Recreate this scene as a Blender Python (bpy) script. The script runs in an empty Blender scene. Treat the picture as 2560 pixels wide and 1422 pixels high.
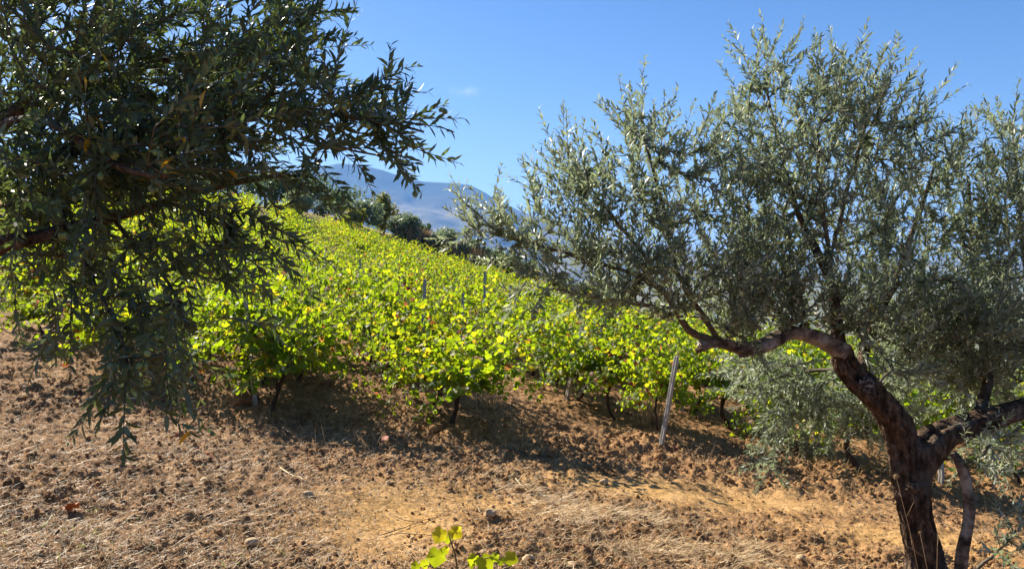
import bpy, math, random
import numpy as np
from mathutils import Vector

R = math.radians
rng = np.random.default_rng(7)
random.seed(7)
S = bpy.context.scene
COL = S.collection

# ------------------------------------------------------------------ camera
W0, H0, F0 = 2560.0, 1422.0, 1934.0          # survey of the view, in photo pixels
EYE = np.array([0.0, 0.0, 1.6])
PITCH = R(2.1)
FWD = np.array([0, math.cos(PITCH), -math.sin(PITCH)])
UP = np.array([0, math.sin(PITCH), math.cos(PITCH)])

def at(px, py, d):
    u = np.asarray((px - W0 / 2) / F0)[..., None]; v = np.asarray((py - H0 / 2) / F0)[..., None]
    return EYE + d * (FWD + u * np.array([1.0, 0, 0]) - v * UP)

def to_px(p):
    q = np.asarray(p) - EYE
    dep = q @ FWD
    dep = np.where(np.abs(dep) < 1e-6, 1e-6, dep)
    return W0 / 2 + F0 * q[..., 0] / dep, H0 / 2 - F0 * (q @ UP) / dep, dep

# ------------------------------------------------------------------ noise
def _hash(ix, iy, seed):
    h = (ix.astype(np.int64) * 374761393 + iy.astype(np.int64) * 668265263 + seed * 1442695041) & 0xFFFFFFFF
    h = ((h ^ (h >> 13)) * 1274126177) & 0xFFFFFFFF
    h = ((h ^ (h >> 16)) * 2246822519) & 0xFFFFFFFF
    return ((h ^ (h >> 15)) & 0xFFFFFF) / float(0xFFFFFF)

def vnoise(x, y, seed=0):
    x = np.asarray(x, float); y = np.asarray(y, float)
    ix = np.floor(x); iy = np.floor(y); fx = x - ix; fy = y - iy
    u = fx * fx * fx * (fx * (fx * 6 - 15) + 10); v = fy * fy * fy * (fy * (fy * 6 - 15) + 10)
    a = _hash(ix, iy, seed); b = _hash(ix + 1, iy, seed); c = _hash(ix, iy + 1, seed); d = _hash(ix + 1, iy + 1, seed)
    return (a * (1 - u) + b * u) * (1 - v) + (c * (1 - u) + d * u) * v

def fbm(x, y, seed=0, oct=4, gain=.5):
    s = 0; a = 1; t = 0
    for k in range(oct):
        s = s + a * vnoise(x * 2 ** k + 17.3 * k, y * 2 ** k - 9.1 * k, seed + k); t += a; a *= gain
    return s / t - .5

def lumps(x, y, cell, seed, prob=.7, rmin=.3, rmax=.75):
    """domed clods scattered one per cell"""
    gx = np.floor(x / cell); gy = np.floor(y / cell); out = np.zeros_like(x)
    for i in (-1, 0, 1):
        for j in (-1, 0, 1):
            cx = gx + i; cy = gy + j
            px = (cx + _hash(cx, cy, seed)) * cell; py = (cy + _hash(cx, cy, seed + 1)) * cell
            k = _hash(cx, cy, seed + 2); r = cell * (rmin + (rmax - rmin) * _hash(cx, cy, seed + 3))
            d = np.hypot(x - px, (y - py) * (.8 + .5 * k)) / r
            h = np.where(k < prob, r * .75 * np.sqrt(np.clip(1 - d * d, 0, 1)), 0)
            out = np.maximum(out, h)
    return out

def sstep(a, b, x):
    t = np.clip((x - a) / (b - a), 0, 1); return t * t * (3 - 2 * t)

# ------------------------------------------------------------------ terrain
EDGE = 45.0
FLOOR = -128.0

def G(x, y):
    """large shape of the ground: level headland, hillside vineyard, then the drop to the valley"""
    x = np.asarray(x, float); y = np.asarray(y, float)
    yy = np.clip(y, -30, 60)
    a = np.where(yy < 9, -.059 * yy, -.531 - .27 * sstep(9, 45, yy))
    b = -.1 - .204 * sstep(6, 45, yy)
    xs = np.where(x < 0, np.maximum(x, -40 + .25 * (x + 40)), np.minimum(x, 30 + .5 * (x - 30)))
    xs = np.where(x < -14, -14 + .3 * (x + 14), np.where(x > 30, 30 + .5 * (x - 30), x))
    z = a + b * xs
    r = np.hypot(x, y)
    z = z + (1.25 * sstep(EDGE + .8, EDGE + 4, y) + .5 * fbm(x * .15, y * .15, 5) * sstep(EDGE, EDGE + 5, y)) * np.where(y > 0, 1, 0)
    drop = .24 * np.maximum(0, y - 59) + .2 * np.maximum(0, np.abs(x) - 60)
    z = z - drop
    vf = FLOOR + 60 * fbm(x / 700, y / 700, 31, 4) + 12 * fbm(x / 120, y / 120, 41, 3)
    t = sstep(90, 500, r)
    z = np.maximum(z, vf - (1 - t) * 400)
    return z

def pix_ground(px, py):
    d = 5.0
    for _ in range(40):
        p = at(px, py, d); g = float(G(p[0], p[1])); e = p[2] - g
        slope = (at(px, py, d + .01)[2] - float(G(*at(px, py, d + .01)[:2])) - e) / .01
        d = min(max(d - e / slope, 2.5), 60)
    return at(px, py, d)

def band(px, py, cx, cy, rx, ry, ang=0):
    c, s = math.cos(R(ang)), math.sin(R(ang)); dx = px - cx; dy = py - cy
    return np.exp(-(((dx * c + dy * s) / rx) ** 2 + ((-dx * s + dy * c) / ry) ** 2))

_bare = [(pix_ground(*p)[:2], rx, ry) for p, rx, ry in
         [((1000, 1290), .6, 1.3), ((1650, 1215), 1.3, .5), ((1950, 1230), .9, .5), ((1200, 1230), .8, .45), ((2250, 1330), .9, .5)]]

def bare(x, y):
    m = np.zeros_like(x)
    for c, rx, ry in _bare:
        m = np.maximum(m, np.exp(-((x - c[0]) / rx) ** 2 - ((y - c[1]) / ry) ** 2))
    return m

def rough(x, y):
    rowband = np.exp(-((y - 9.0 - .15 * np.sin(x * 1.1)) / 1.1) ** 2)
    r = .78 + 1.1 * fbm(x * .7, y * .7, 71, 3) + .8 * rowband - .75 * bare(x, y)
    return np.clip(r, .1, 1.5)

_mound = []
def detail(x, y):
    x = np.asarray(x, float); y = np.asarray(y, float)
    r = np.hypot(x, y); fade = 1 - sstep(16, 40, r)
    q = rough(x, y)
    wx = x + .05 * fbm(x * 9, y * 9, 3, 2); wy = y + .05 * fbm(x * 9, y * 9, 4, 2)
    z = -.06 + .12 * fbm(x * .8, y * .8, 11, 3) + .05 * fbm(x * 3, y * 3, 12, 3) * (.4 + q)
    z += q * (.42 * lumps(wx, wy, .19, 21, .45) + .55 * lumps(wx, wy, .08, 22, .6) + .62 * lumps(wx, wy, .038, 23, .75))
    z += .03 * fbm(x * 22, y * 22, 13, 3) * (.4 + q)
    for mx, my, mr, mh in _mound:
        z = z + mh * np.exp(-((x - mx) ** 2 + (y - my) ** 2) / mr ** 2)
    return z * fade

def gz(x, y):
    return G(x, y) + detail(x, y)

# ------------------------------------------------------------------ mesh helpers
def mesh_np(name, verts, faces, mat=None, attrs=None, smooth=True, matidx=None):
    """faces: list of (M,k) integer arrays"""
    me = bpy.data.meshes.new(name)
    verts = np.asarray(verts, np.float32)
    me.vertices.add(len(verts)); me.vertices.foreach_set('co', verts.ravel())
    faces = [np.asarray(f, np.int32) for f in faces if len(f)]
    tot = np.concatenate([np.full(len(f), f.shape[1], np.int32) for f in faces])
    idx = np.concatenate([f.ravel() for f in faces])
    me.loops.add(len(idx)); me.loops.foreach_set('vertex_index', idx)
    me.polygons.add(len(tot))
    me.polygons.foreach_set('loop_start', np.concatenate([[0], np.cumsum(tot)[:-1]]).astype(np.int32))
    me.polygons.foreach_set('use_smooth', np.full(len(tot), smooth))
    if matidx is not None: me.polygons.foreach_set('material_index', np.asarray(matidx, np.int32))
    me.update(calc_edges=True)
    for k, v in (attrs or {}).items():
        a = me.attributes.new(k, 'FLOAT', 'POINT'); a.data.foreach_set('value', np.asarray(v, np.float32))
    for m in (mat if isinstance(mat, (list, tuple)) else [mat]):
        if m: me.materials.append(m)
    return me

def link(name, me, parent=None, loc=None, kind=None):
    o = bpy.data.objects.new(name, me); COL.objects.link(o)
    if parent: o.parent = parent
    if loc is not None: o.location = loc
    if kind: o['kind'] = kind
    return o

def tag(o, label, cat, group=None, kind=None):
    o['label'] = label; o['category'] = cat
    if group: o['group'] = group
    if kind: o['kind'] = kind
    return o

def empty(name, loc, label, cat, group=None, rz=0):
    o = bpy.data.objects.new(name, None); COL.objects.link(o)
    o.location = loc; o.rotation_euler = (0, 0, rz); o.empty_display_size = .2
    return tag(o, label, cat, group)

def norm(v):
    v = np.asarray(v, float); return v / np.maximum(np.linalg.norm(v, axis=-1, keepdims=True), 1e-9)

class Geo:
    """collects tubes and instanced leaf shapes into one mesh"""
    def __init__(s): s.v = []; s.f3 = []; s.f4 = []; s.a = []; s.n = 0
    def add(s, v, f3=None, f4=None, a=0.0):
        v = np.asarray(v, float)
        if f3 is not None and len(f3): s.f3.append(np.asarray(f3) + s.n)
        if f4 is not None and len(f4): s.f4.append(np.asarray(f4) + s.n)
        s.v.append(v); s.a.append(np.broadcast_to(np.asarray(a, float), (len(v),))); s.n += len(v)
    def tube(s, pts, rad, sides=6, a=0.0, cap=True, wob=0.0):
        pts = np.asarray(pts, float); n = len(pts); rad = np.broadcast_to(np.asarray(rad, float), (n,))
        t = norm(np.gradient(pts, axis=0)); ref = np.array([0, 0, 1.]) if abs(t[0][2]) < .9 else np.array([1., 0, 0])
        u = norm(np.cross(t[0], ref)); V = []
        ang = np.arange(sides) * 2 * math.pi / sides
        for i in range(n):
            u = u - t[i] * (u @ t[i]); u = u / max(np.linalg.norm(u), 1e-9); w = np.cross(t[i], u)
            rr = rad[i] * (1 + (wob * (rng.random(sides) - .5) if wob else 0))
            V.append(pts[i] + (np.cos(ang) * rr)[:, None] * u + (np.sin(ang) * rr)[:, None] * w)
        V = np.concatenate(V)
        i = np.arange(n - 1)[:, None] * sides; j = np.arange(sides)[None]; k = (j + 1) % sides
        q = np.stack([i + j, i + k, i + sides + k, i + sides + j], -1).reshape(-1, 4)
        f3 = []
        if cap:
            V = np.concatenate([V, pts[:1], pts[-1:]]); c0 = n * sides; e = (n - 1) * sides
            f3 = [[c0, (a_ + 1) % sides, a_] for a_ in range(sides)] + [[c0 + 1, e + a_, e + (a_ + 1) % sides] for a_ in range(sides)]
        s.add(V, f3, q, a)
    def inst(s, tv, f3, f4, pos, X, Y, Z, sc, a):
        """template tv placed at pos with axes X,Y,Z, scale sc (N,) or (N,3), attribute a (N,)"""
        N = len(pos)
        if not N: return
        sc = np.asarray(sc, float)
        sc = np.repeat(sc[:, None], 3, 1) if sc.ndim == 1 else sc
        v = pos[:, None] + (tv[None, :, 0:1] * sc[:, None, 0:1]) * X[:, None] + (tv[None, :, 1:2] * sc[:, None, 1:2]) * Y[:, None] + (tv[None, :, 2:3] * sc[:, None, 2:3]) * Z[:, None]
        off = (np.arange(N) * len(tv))[:, None, None]
        F3 = (np.asarray(f3)[None] + off).reshape(-1, 3) if f3 is not None and len(f3) else None
        F4 = (np.asarray(f4)[None] + off).reshape(-1, 4) if f4 is not None and len(f4) else None
        s.add(v.reshape(-1, 3), F3, F4, np.repeat(a, len(tv)))
    def build(s, name, mat, smooth=True):
        fs = []
        if s.f3: fs.append(np.concatenate(s.f3))
        if s.f4: fs.append(np.concatenate(s.f4))
        return mesh_np(name, np.concatenate(s.v), fs, mat, {'rnd': np.concatenate(s.a)}, smooth)

def frames(axis, nrm):
    Y = norm(axis); Z = nrm - Y * np.sum(nrm * Y, -1, keepdims=True); Z = norm(Z); X = np.cross(Y, Z); return X, Y, Z

# ------------------------------------------------------------------ materials
class NT:
    def __init__(s, name):
        s.m = bpy.data.materials.new(name); s.m.use_nodes = True; s.t = s.m.node_tree; s.t.nodes.clear()
        s.out = s.t.nodes.new('ShaderNodeOutputMaterial')
    def n(s, typ, **kw):
        nd = s.t.nodes.new(typ)
        for k, v in kw.items():
            if k.startswith('i_'):
                key = k[2:]; key = int(key) if key.isdigit() else key.replace('_', ' ')
                s.put(nd.inputs[key], v)
            else: setattr(nd, k, v)
        return nd
    def put(s, sock, v):
        if isinstance(v, bpy.types.NodeSocket): s.t.links.new(v, sock)
        else:
            if isinstance(v, tuple) and len(v) == 3 and sock.type == 'RGBA': v = v + (1,)
            sock.default_value = v
    def noise(s, scale, detail=4, rough=.55, vec=None, w=None):
        nd = s.n('ShaderNodeTexNoise'); nd.inputs['Scale'].default_value = scale; nd.inputs['Detail'].default_value = detail
        nd.inputs['Roughness'].default_value = rough
        if vec is not None: s.put(nd.inputs['Vector'], vec)
        return nd.outputs['Fac']
    def ramp(s, fac, stops):
        nd = s.n('ShaderNodeValToRGB'); s.put(nd.inputs[0], fac); e = nd.color_ramp.elements
        while len(e) < len(stops): e.new(.5)
        for k, (p, c) in enumerate(stops): e[k].position = p; e[k].color = (*c, 1) if len(c) == 3 else c
        return nd.outputs[0]
    def mix(s, fac, a, b, blend='MIX'):
        nd = s.n('ShaderNodeMix', data_type='RGBA', blend_type=blend); s.put(nd.inputs[0], fac); s.put(nd.inputs[6], a); s.put(nd.inputs[7], b)
        return nd.outputs[2]
    def math(s, op, a, b=0.0, clamp=False):
        nd = s.n('ShaderNodeMath', operation=op, use_clamp=clamp); s.put(nd.inputs[0], a); s.put(nd.inputs[1], b); return nd.outputs[0]
    def attr(s, name): return s.n('ShaderNodeAttribute', attribute_name=name).outputs['Fac']
    def pos(s): return s.n('ShaderNodeNewGeometry').outputs['Position']
    def obj(s): return s.n('ShaderNodeTexCoord').outputs['Object']
    def bump(s, h, dist=.01, strength=1.0):
        nd = s.n('ShaderNodeBump'); nd.inputs['Distance'].default_value = dist; nd.inputs['Strength'].default_value = strength
        s.put(nd.inputs['Height'], h); return nd.outputs[0]
    def pbr(s, col, rough=.8, normal=None, spec=.5, link=True):
        p = s.n('ShaderNodeBsdfPrincipled'); s.put(p.inputs['Base Color'], col); s.put(p.inputs['Roughness'], rough)
        p.inputs['Specular IOR Level'].default_value = spec
        if normal is not None: s.put(p.inputs['Normal'], normal)
        if link: s.t.links.new(p.outputs[0], s.out.inputs[0])
        return p.outputs[0]

def leaf_mat(name, top, under, trans, rough=.4, tfac=.25, spec=.5, vary=0.0):
    """top / trans: ramps over the leaf's own random value"""
    t = NT(name); r = t.attr('rnd')
    if vary: r = t.math('ADD', r, t.math('MULTIPLY', t.math('SUBTRACT', t.n('ShaderNodeObjectInfo').outputs['Random'], .5), vary), True)
    c = t.ramp(r, top); geo = t.n('ShaderNodeNewGeometry')
    c = t.mix(geo.outputs['Backfacing'], c, t.ramp(r, under) if under else c)
    p = t.pbr(c, rough, None, spec, False)
    tr = t.n('ShaderNodeBsdfTranslucent'); t.put(tr.inputs[0], t.ramp(r, trans))
    mx = t.n('ShaderNodeMixShader'); mx.inputs[0].default_value = tfac
    t.t.links.new(p, mx.inputs[1]); t.t.links.new(tr.outputs[0], mx.inputs[2]); t.t.links.new(mx.outputs[0], t.out.inputs[0])
    return t.m

M = {}
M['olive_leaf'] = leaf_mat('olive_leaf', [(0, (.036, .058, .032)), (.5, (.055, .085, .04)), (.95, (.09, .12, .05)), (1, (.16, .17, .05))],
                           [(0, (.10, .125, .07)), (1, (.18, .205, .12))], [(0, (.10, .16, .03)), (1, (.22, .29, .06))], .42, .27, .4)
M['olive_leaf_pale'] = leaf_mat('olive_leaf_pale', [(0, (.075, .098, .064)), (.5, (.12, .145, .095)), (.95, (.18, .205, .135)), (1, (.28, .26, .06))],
                           [(0, (.28, .31, .25)), (1, (.45, .475, .39))], [(0, (.22, .28, .12)), (1, (.40, .46, .24))], .46, .37, .4)  # silvery leaf; the right tree's sunlit brightness is partly put into its colour
M['yellow_leaf'] = leaf_mat('yellow_leaf', [(0, (.55, .33, .02)), (1, (.6, .28, .02))], None, [(0, (.8, .5, .02)), (1, (.8, .4, .02))], .5, .5)
VG = [(0, (.035, .085, .010)), (.45, (.08, .14, .010)), (.72, (.16, .21, .014)), (.86, (.30, .29, .02)), (.95, (.40, .29, .025)), (.975, (.30, .12, .03)), (1, (.22, .06, .03))]
VT = [(0, (.22, .36, .008)), (.45, (.38, .50, .01)), (.72, (.58, .64, .014)), (.86, (.82, .70, .02)), (.95, (.82, .58, .03)), (.975, (.5, .22, .05)), (1, (.35, .10, .04))]
M['vine_leaf'] = leaf_mat('vine_leaf', VG, None, VT, .55, .56, .28, .22)
M['bush_leaf'] = leaf_mat('bush_leaf', [(0, (.11, .145, .08)), (1, (.28, .32, .20))], None, [(0, (.14, .20, .08)), (1, (.26, .32, .14))], .55, .4)
M['bush_leaf_dark'] = leaf_mat('bush_leaf_dark', [(0, (.055, .095, .04)), (1, (.14, .19, .08))], None, [(0, (.08, .14, .04)), (1, (.16, .22, .06))], .55, .35)
M['bush_leaf_yellow'] = leaf_mat('bush_leaf_yellow', [(0, (.07, .09, .02)), (.8, (.20, .19, .035)), (1, (.24, .12, .06))], None, [(0, (.2, .25, .04)), (1, (.45, .42, .08))], .55, .4)
M['straw'] = leaf_mat('straw', [(0, (.13, .07, .035)), (.35, (.34, .205, .09)), (.75, (.58, .41, .20)), (1, (.76, .62, .38))], None, [(0, (.2, .13, .06)), (1, (.6, .48, .28))], .6, .2)
M['dry_grass'] = leaf_mat('dry_grass', [(0, (.28, .17, .08)), (1, (.50, .34, .18))], None, [(0, (.3, .18, .08)), (1, (.55, .36, .18))], .6, .3)
M['green_grass'] = leaf_mat('green_grass', [(0, (.10, .15, .03)), (1, (.24, .30, .06))], None, [(0, (.3, .42, .05)), (1, (.5, .6, .08))], .5, .45)

t = NT('bark'); o_ = t.obj()
mp = t.n('ShaderNodeMapping'); t.put(mp.inputs[0], o_); mp.inputs['Scale'].default_value = (1, 1, .4)
n1 = t.noise(26, 6, .65, mp.outputs[0]); n2 = t.noise(5, 4, .6, o_); n3 = t.noise(90, 3, .6, mp.outputs[0])
c = t.ramp(n1, [(.34, (.012, .008, .006)), (.5, (.105, .062, .036)), (.66, (.26, .17, .11))])
c = t.mix(t.ramp(n2, [(.52, (0, 0, 0)), (.68, (.75, .75, .75))]), c, t.mix(n3, (.10, .09, .07), (.26, .24, .20)))
h = t.math('ADD', t.math('MULTIPLY', n1, 1.0), t.math('MULTIPLY', n3, .35))
t.pbr(c, .9, t.bump(h, .06, 1.0), .2); M['bark'] = t.m
t = NT('pale_bark'); o_ = t.obj(); n1 = t.noise(30, 5, .6, o_); n2 = t.noise(9, 4, .65, o_)
c = t.ramp(n2, [(.38, (.035, .025, .018)), (.5, (.17, .125, .09)), (.62, (.34, .29, .23))])
t.pbr(c, .85, t.bump(n1, .015, 1.0), .2); M['pale_bark'] = t.m
t = NT('scar'); o_ = t.obj(); n1 = t.noise(60, 5, .7, o_); c = t.ramp(n1, [(.42, (.02, .014, .01)), (.52, (.12, .09, .07)), (.62, (.40, .38, .35))]); t.pbr(c, .9, t.bump(n1, .02), .1); M['scar'] = t.m
t = NT('twig'); c = t.ramp(t.noise(60, 3, .6, t.obj()), [(.3, (.05, .035, .02)), (.7, (.15, .12, .08))]); t.pbr(c, .8, None, .3); M['twig'] = t.m
t = NT('vine_wood'); n1 = t.noise(55, 5, .7, t.obj()); c = t.ramp(n1, [(.3, (.012, .008, .006)), (.7, (.10, .06, .04))]); t.pbr(c, .95, t.bump(n1, .01), .15); M['vine_wood'] = t.m
t = NT('cane'); c = t.ramp(t.attr('rnd'), [(0, (.13, .10, .03)), (1, (.22, .11, .05))]); t.pbr(c, .6); M['cane'] = t.m
t = NT('olive_fruit'); n1 = t.noise(140, 3, .6, t.obj()); c = t.ramp(t.n('ShaderNodeObjectInfo').outputs['Random'], [(0, (.10, .15, .04)), (.7, (.19, .25, .075)), (1, (.13, .13, .06))])
c = t.mix(t.ramp(n1, [(.55, (0, 0, 0)), (.75, (.5, .5, .5))]), c, (.30, .35, .15)); t.pbr(c, .35); M['olive_fruit'] = t.m
t = NT('post_metal'); mp = t.n('ShaderNodeMapping'); t.put(mp.inputs[0], t.obj()); mp.inputs['Scale'].default_value = (1, 1, .12)
n1 = t.noise(70, 5, .6, mp.outputs[0]); n2 = t.noise(12, 4, .6, t.obj())
c = t.ramp(n1, [(.3, (.26, .24, .21)), (.7, (.52, .49, .44))]); c = t.mix(t.ramp(n2, [(.55, (0, 0, 0)), (.75, (.6, .6, .6))]), c, (.20, .13, .08))
t.pbr(c, .7, t.bump(n1, .004), .3); M['post'] = t.m
t = NT('stone'); n1 = t.noise(40, 5, .6, t.obj()); oi = t.n('ShaderNodeObjectInfo').outputs['Random']
c = t.mix(oi, t.ramp(n1, [(.3, (.34, .22, .11)), (.7, (.56, .42, .26))]), t.ramp(n1, [(.3, (.38, .25, .13)), (.7, (.60, .46, .28))]))
t.pbr(c, .9, t.bump(n1, .008), .2); M['stone'] = t.m
t = NT('dry_leaf'); c = t.ramp(t.n('ShaderNodeObjectInfo').outputs['Random'], [(0, (.45, .12, .03)), (1, (.33, .05, .03))]); t.pbr(c, .7); M['dry_leaf'] = t.m
t = NT('white_wall'); c = t.ramp(t.noise(.6, 3, .5, t.obj()), [(.3, (.62, .60, .55)), (.7, (.8, .78, .74))]); t.pbr(c, .8); M['white_wall'] = t.m
t = NT('roof_tile'); c = t.ramp(t.noise(1.2, 3, .5, t.obj()), [(.3, (.28, .14, .09)), (.7, (.40, .22, .14))]); t.pbr(c, .85); M['roof_tile'] = t.m
t = NT('window_dark'); c = t.ramp(t.noise(1.2, 3, .5, t.obj()), [(.3, (.02, .02, .025)), (.7, (.05, .05, .06))]); t.pbr(c, .3); M['window_dark'] = t.m

def soil_color(t, p):
    big = t.noise(.55, 4, .55, p); mid = t.noise(4.5, 5, .6, p); fine = t.noise(38, 5, .65, p); grit = t.noise(160, 3, .7, p)
    br = t.attr('bare')
    a = t.ramp(mid, [(.3, (.10, .048, .021)), (.5, (.26, .138, .058)), (.7, (.45, .26, .115))])
    b = t.ramp(mid, [(.28, (.46, .25, .08)), (.5, (.58, .34, .118)), (.72, (.66, .41, .17))])
    c = t.mix(t.math('MULTIPLY', br, .9), a, b)
    c = t.mix(t.ramp(big, [(.4, (0, 0, 0)), (.65, (.5, .5, .5))]), c, t.mix(mid, (.20, .10, .045), (.42, .25, .12)))
    c = t.mix(t.ramp(fine, [(.36, (.55, .55, .55)), (.5, (0, 0, 0))]), c, (.10, .052, .028))
    c = t.mix(t.ramp(grit, [(.6, (0, 0, 0)), (.75, (.5, .5, .5))]), c, (.50, .38, .25))
    return c, fine, grit, mid
t = NT('soil'); p = t.pos(); c, fine, grit, mid = soil_color(t, p)
t.pbr(c, .95, t.bump(t.math('ADD', fine, t.math('MULTIPLY', grit, .5)), .012, .9), .1); M['soil'] = t.m
t = NT('clod'); p = t.pos(); c, fine, grit, mid = soil_color(t, p)
t.pbr(c, .95, t.bump(t.math('ADD', fine, t.math('MULTIPLY', grit, .4)), .012, .9), .1); M['clod'] = t.m
t = NT('dry_slope'); p = t.pos(); n1 = t.noise(.5, 4, .6, p); n2 = t.noise(6, 4, .6, p)
c = t.mix(n2, t.ramp(n1, [(.35, (.20, .13, .06)), (.65, (.42, .28, .14))]), (.30, .23, .13)); t.pbr(c, .95, t.bump(n2, .05), .1); M['dry_slope'] = t.m
t = NT('valley_land'); p = t.pos()
vo = t.n('ShaderNodeTexVoronoi'); t.put(vo.inputs['Vector'], p); vo.inputs['Scale'].default_value = .009
n1 = t.noise(.02, 5, .6, p); n2 = t.noise(.003, 4, .6, p)
c = t.mix(.5, t.ramp(t.n('ShaderNodeSeparateColor', i_0=vo.outputs['Color']).outputs[0], [(0, (.06, .09, .035)), (.35, (.22, .19, .10)), (.65, (.12, .14, .055)), (1, (.34, .27, .16))]), t.ramp(n1, [(.35, (.05, .075, .03)), (.65, (.27, .22, .13))]))
t.pbr(c, .95, None, .05); M['valley'] = t.m
t = NT('mountain_land'); p = t.pos(); n1 = t.noise(.0022, 6, .62, p); n2 = t.noise(.012, 5, .6, p)
sx = t.n('ShaderNodeSeparateXYZ'); t.put(sx.inputs[0], p)
hi = t.n('ShaderNodeMapRange'); t.put(hi.inputs[0], t.math('ADD', sx.outputs[2], t.math('MULTIPLY', n1, 500.0))); hi.inputs[1].default_value = 620; hi.inputs[2].default_value = 780
c = t.ramp(n1, [(.38, (.07, .085, .04)), (.5, (.20, .165, .10)), (.64, (.32, .25, .16))])
c = t.mix(t.math('MULTIPLY', n2, .5), c, (.06, .075, .035)); c = t.mix(hi.outputs[0], c, (.035, .055, .028))
t.pbr(c, .95, None, .05); M['mountain'] = t.m

# ------------------------------------------------------------------ light, sky, camera
SUN_AZ, SUN_EL = -44.0, 33.0
def setup_light():
    w = bpy.data.worlds.new('World'); S.world = w; w.use_nodes = True
    nt = w.node_tree; bg = nt.nodes['Background']
    sk = nt.nodes.new('ShaderNodeTexSky'); sk.sky_type = 'NISHITA'; sk.sun_disc = False
    sk.sun_elevation = R(SUN_EL); sk.sun_rotation = R(SUN_AZ); sk.altitude = 300; sk.air_density = 1.0; sk.dust_density = .35; sk.ozone_density = 2.6
    hs = nt.nodes.new('ShaderNodeHueSaturation'); hs.inputs['Saturation'].default_value = 1.2; hs.inputs['Value'].default_value = 1.0
    tn = nt.nodes.new('ShaderNodeMix'); tn.data_type = 'RGBA'; tn.blend_type = 'MULTIPLY'; tn.inputs[0].default_value = 1; tn.inputs[7].default_value = (.82, .83, .94, 1)
    nt.links.new(sk.outputs[0], tn.inputs[6]); nt.links.new(tn.outputs[2], hs.inputs['Color'])
    # one faint wisp of cloud, fixed to its direction in the sky
    tc = nt.nodes.new('ShaderNodeTexCoord')
    cd = norm(at(1162, 230, 1.0) - EYE)
    sub = nt.nodes.new('ShaderNodeVectorMath'); sub.operation = 'SUBTRACT'; sub.inputs[1].default_value = tuple(cd); nt.links.new(tc.outputs['Generated'], sub.inputs[0])
    mp = nt.nodes.new('ShaderNodeMapping'); mp.inputs['Scale'].default_value = (38, 38, 120); nt.links.new(sub.outputs[0], mp.inputs[0])
    ln = nt.nodes.new('ShaderNodeVectorMath'); ln.operation = 'LENGTH'; nt.links.new(mp.outputs[0], ln.inputs[0])
    no = nt.nodes.new('ShaderNodeTexNoise'); no.inputs['Scale'].default_value = 60; no.inputs['Detail'].default_value = 5; nt.links.new(tc.outputs['Generated'], no.inputs['Vector'])
    r1 = nt.nodes.new('ShaderNodeMapRange'); r1.inputs[1].default_value = 1.0; r1.inputs[2].default_value = 0.0; nt.links.new(ln.outputs['Value'], r1.inputs[0])
    r2 = nt.nodes.new('ShaderNodeMapRange'); r2.inputs[1].default_value = .45; r2.inputs[2].default_value = .7; r2.inputs[4].default_value = .55; nt.links.new(no.outputs['Fac'], r2.inputs[0])
    mu = nt.nodes.new('ShaderNodeMath'); mu.operation = 'MULTIPLY'; nt.links.new(r1.outputs[0], mu.inputs[0]); nt.links.new(r2.outputs[0], mu.inputs[1])
    mx = nt.nodes.new('ShaderNodeMix'); mx.data_type = 'RGBA'; nt.links.new(mu.outputs[0], mx.inputs[0]); nt.links.new(hs.outputs[0], mx.inputs[6]); mx.inputs[7].default_value = (7, 7.4, 8, 1)
    nt.links.new(mx.outputs[2], bg.inputs[0]); bg.inputs[1].default_value = .05
    L = bpy.data.lights.new('sun', 'SUN'); L.energy = 5.0; L.angle = R(.5); L.color = (1, .925, .79)
    o = bpy.data.objects.new('sun', L); COL.objects.link(o)
    e, a = R(SUN_EL), R(SUN_AZ)
    d = Vector((math.sin(a) * math.cos(e), math.cos(a) * math.cos(e), math.sin(e)))
    o.rotation_euler = d.to_track_quat('Z', 'Y').to_euler(); o.location = d * 60
    c = bpy.data.cameras.new('camera'); co = bpy.data.objects.new('camera', c); COL.objects.link(co)
    c.sensor_width = 36; c.lens = F0 / W0 * 36; c.clip_start = .05; c.clip_end = 40000
    co.location = tuple(EYE); co.rotation_euler = (math.pi / 2 - PITCH, 0, 0); S.camera = co
    S.view_settings.view_transform = 'Standard'; S.view_settings.look = 'None'; S.view_settings.exposure = 1.5
    S.cycles.max_bounces = 10; S.cycles.transmission_bounces = 6; S.cycles.volume_bounces = 1
    S.cycles.use_denoising = True
setup_light()

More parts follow.
